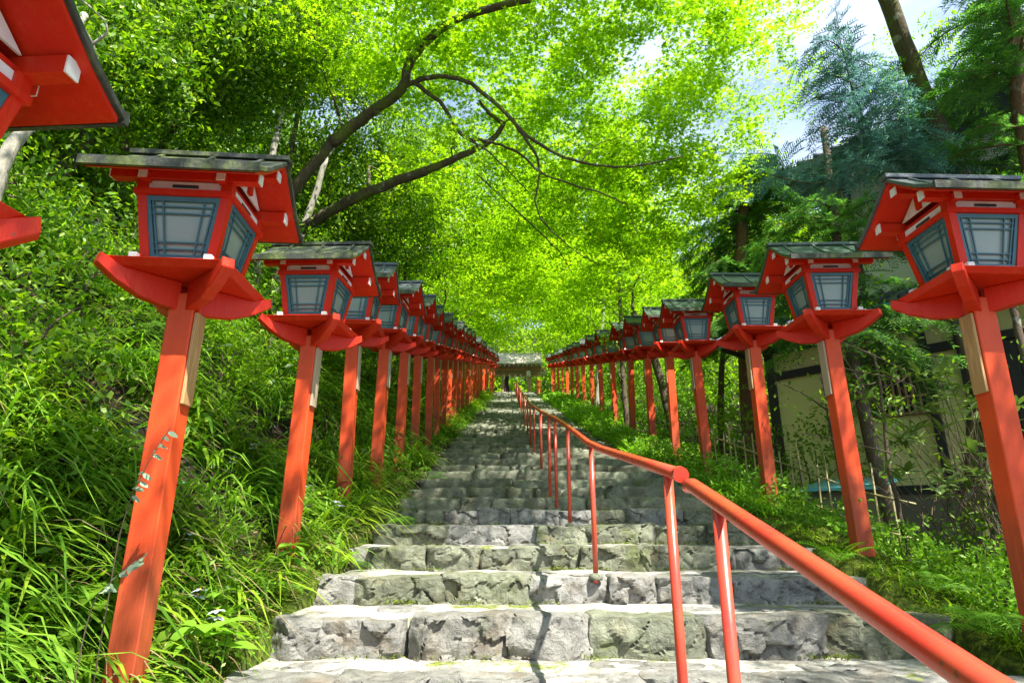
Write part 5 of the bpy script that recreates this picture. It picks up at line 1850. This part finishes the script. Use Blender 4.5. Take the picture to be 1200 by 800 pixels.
# leathery shrub with whorled leaves at the right
RL = [broad_leaf_mesh('whorl_leaf', .19, .050, M['rhodo'], .2, .15, False), broad_leaf_mesh('whorl_leaf', .165, .046, M['rhodo'], .2, .4, False)]
for (u, v, D, n, lab) in [(1115, 470, 5.9, 22, 'shrub with leathery whorled leaves left of the nearest right post'), (1180, 540, 5.4, 20, 'twiggy leathery-leaved shrub behind the nearest right post'),
                          (1085, 560, 6.3, 14, 'lower leathery-leaved shrub behind the thin dark trunk')]:
    c = P(u, v, D)
    base = gp(c.x + .1, c.y)
    rt = empty('leathery_shrub', tuple(base), 0, lab, 'shrub', 'leathery shrubs at the right')
    m = MB()
    rel = c - base
    for q in range(n):
        e = rel + Vector((rnd.gauss(0, .36), rnd.gauss(0, .3), rnd.gauss(0, .30)))
        mid_ = Vector((rel.x * .4 + rnd.uniform(-.2, .2), rnd.uniform(-.15, .15), rel.z * rnd.uniform(.25, .5)))
        limb(m, [Vector((rnd.uniform(-.08, .08), rnd.uniform(-.08, .08), -.1)), mid_, e], .010, .003, 5, .012, 5)
        a0 = rnd.uniform(0, 6)
        nl = rnd.randint(6, 8)
        for w_ in range(nl):
            s = rnd.uniform(.8, 1.2)
            link_mesh('leaf', rnd.choice(RL), None, rt, tuple(e), (rnd.uniform(-.3, .3), rnd.uniform(-.9, .2), a0 + w_ * 2 * math.pi / nl), (s, s, s))
    m.build('stem', M['twig'], rt, True)

# silvery twig in front of the nearest left post
sv = broad_leaf_mesh('silver_leaf_shape', .05, .022, M['silver'], .1, .2, False)
for (u, v, du, lab, D) in [(112, 660, 60, 'silvery-leaved twig reaching towards the nearest left post', 2.75), (150, 560, 50, 'thin twig with silvery leaves crossing the nearest left post', 2.95)]:
    s0, s1 = P(u - 10, v + 70, D + .1), P(u + du, v - 60 if du == 50 else v - 10, D)
    g = gp(s0.x, s0.y)
    rt = empty('silvery_twig', tuple(s0 if s0.z > g.z else g), 0, lab, 'twig', 'silvery twigs by the nearest left post')
    bb = Vector(rt.location)
    m = MB()
    pa = limb(m, [g - bb, s0 - bb, s0.lerp(s1, .5) - bb + Vector((-.02, 0, .04)), s1 - bb], .004, .0015, 6, .002, 5)
    m.build('stem', M['twig'], rt, True)
    for i in range(9, len(pa)):
        for sg in (-1, 1):
            if rnd.random() < .75:
                link_mesh('leaf', sv, None, rt, tuple(pa[i]), (rnd.uniform(.4, 1.4), rnd.uniform(-.4, .6), sg * rnd.uniform(.5, 1.5)), (1.1,) * 3)

# ------------------------------------------------------------------ woods beyond
def woods(name, label, n, fx, ls, mat, per=24, r=1.1):
    cs = fx(n)
    c, rots = sprays(cs, per, r, .3, .6)
    o = link_mesh(name, leaves_mesh(name, c, ls, mat, LEAF, .3, jit_rots(rots, .7)))
    tag(o, label, 'woods', kind='stuff')


def back(n):
    x = rng.uniform(-17, 17, n); y = rng.uniform(58, 70, n)
    z = TOP_Z - 1 + (y - 58) * .6 + rng.uniform(0, 1, n) ** 1.4 * 34
    return np.stack([x, y, z], 1)


def leftwall(n):
    y = rng.uniform(8, 56, n); x = -9 - rng.uniform(0, 7, n)
    z = s_line(y) + 4 + rng.uniform(0, 1, n) * 11
    return np.stack([x, y, z], 1)


def rightwall(n):
    y = rng.uniform(16, 56, n); x = 6.5 + rng.uniform(0, 7, n)
    z = s_line(y) - 1 + rng.uniform(0, 1, n) ** 1.3 * 9
    return np.stack([x, y, z], 1)


woods('hillside_woods', 'sunlit green woods on the hill behind the gate', 4200, back, .42, M['maple'])
woods('left_woods', 'dim woods closing off the left bank', 4200, leftwall, .26, M['evergreen'], 22, .8)
woods('right_woods', 'bright woods behind the right lantern row', 2200, rightwall, .24, M['maple_deep'], 22, .8)
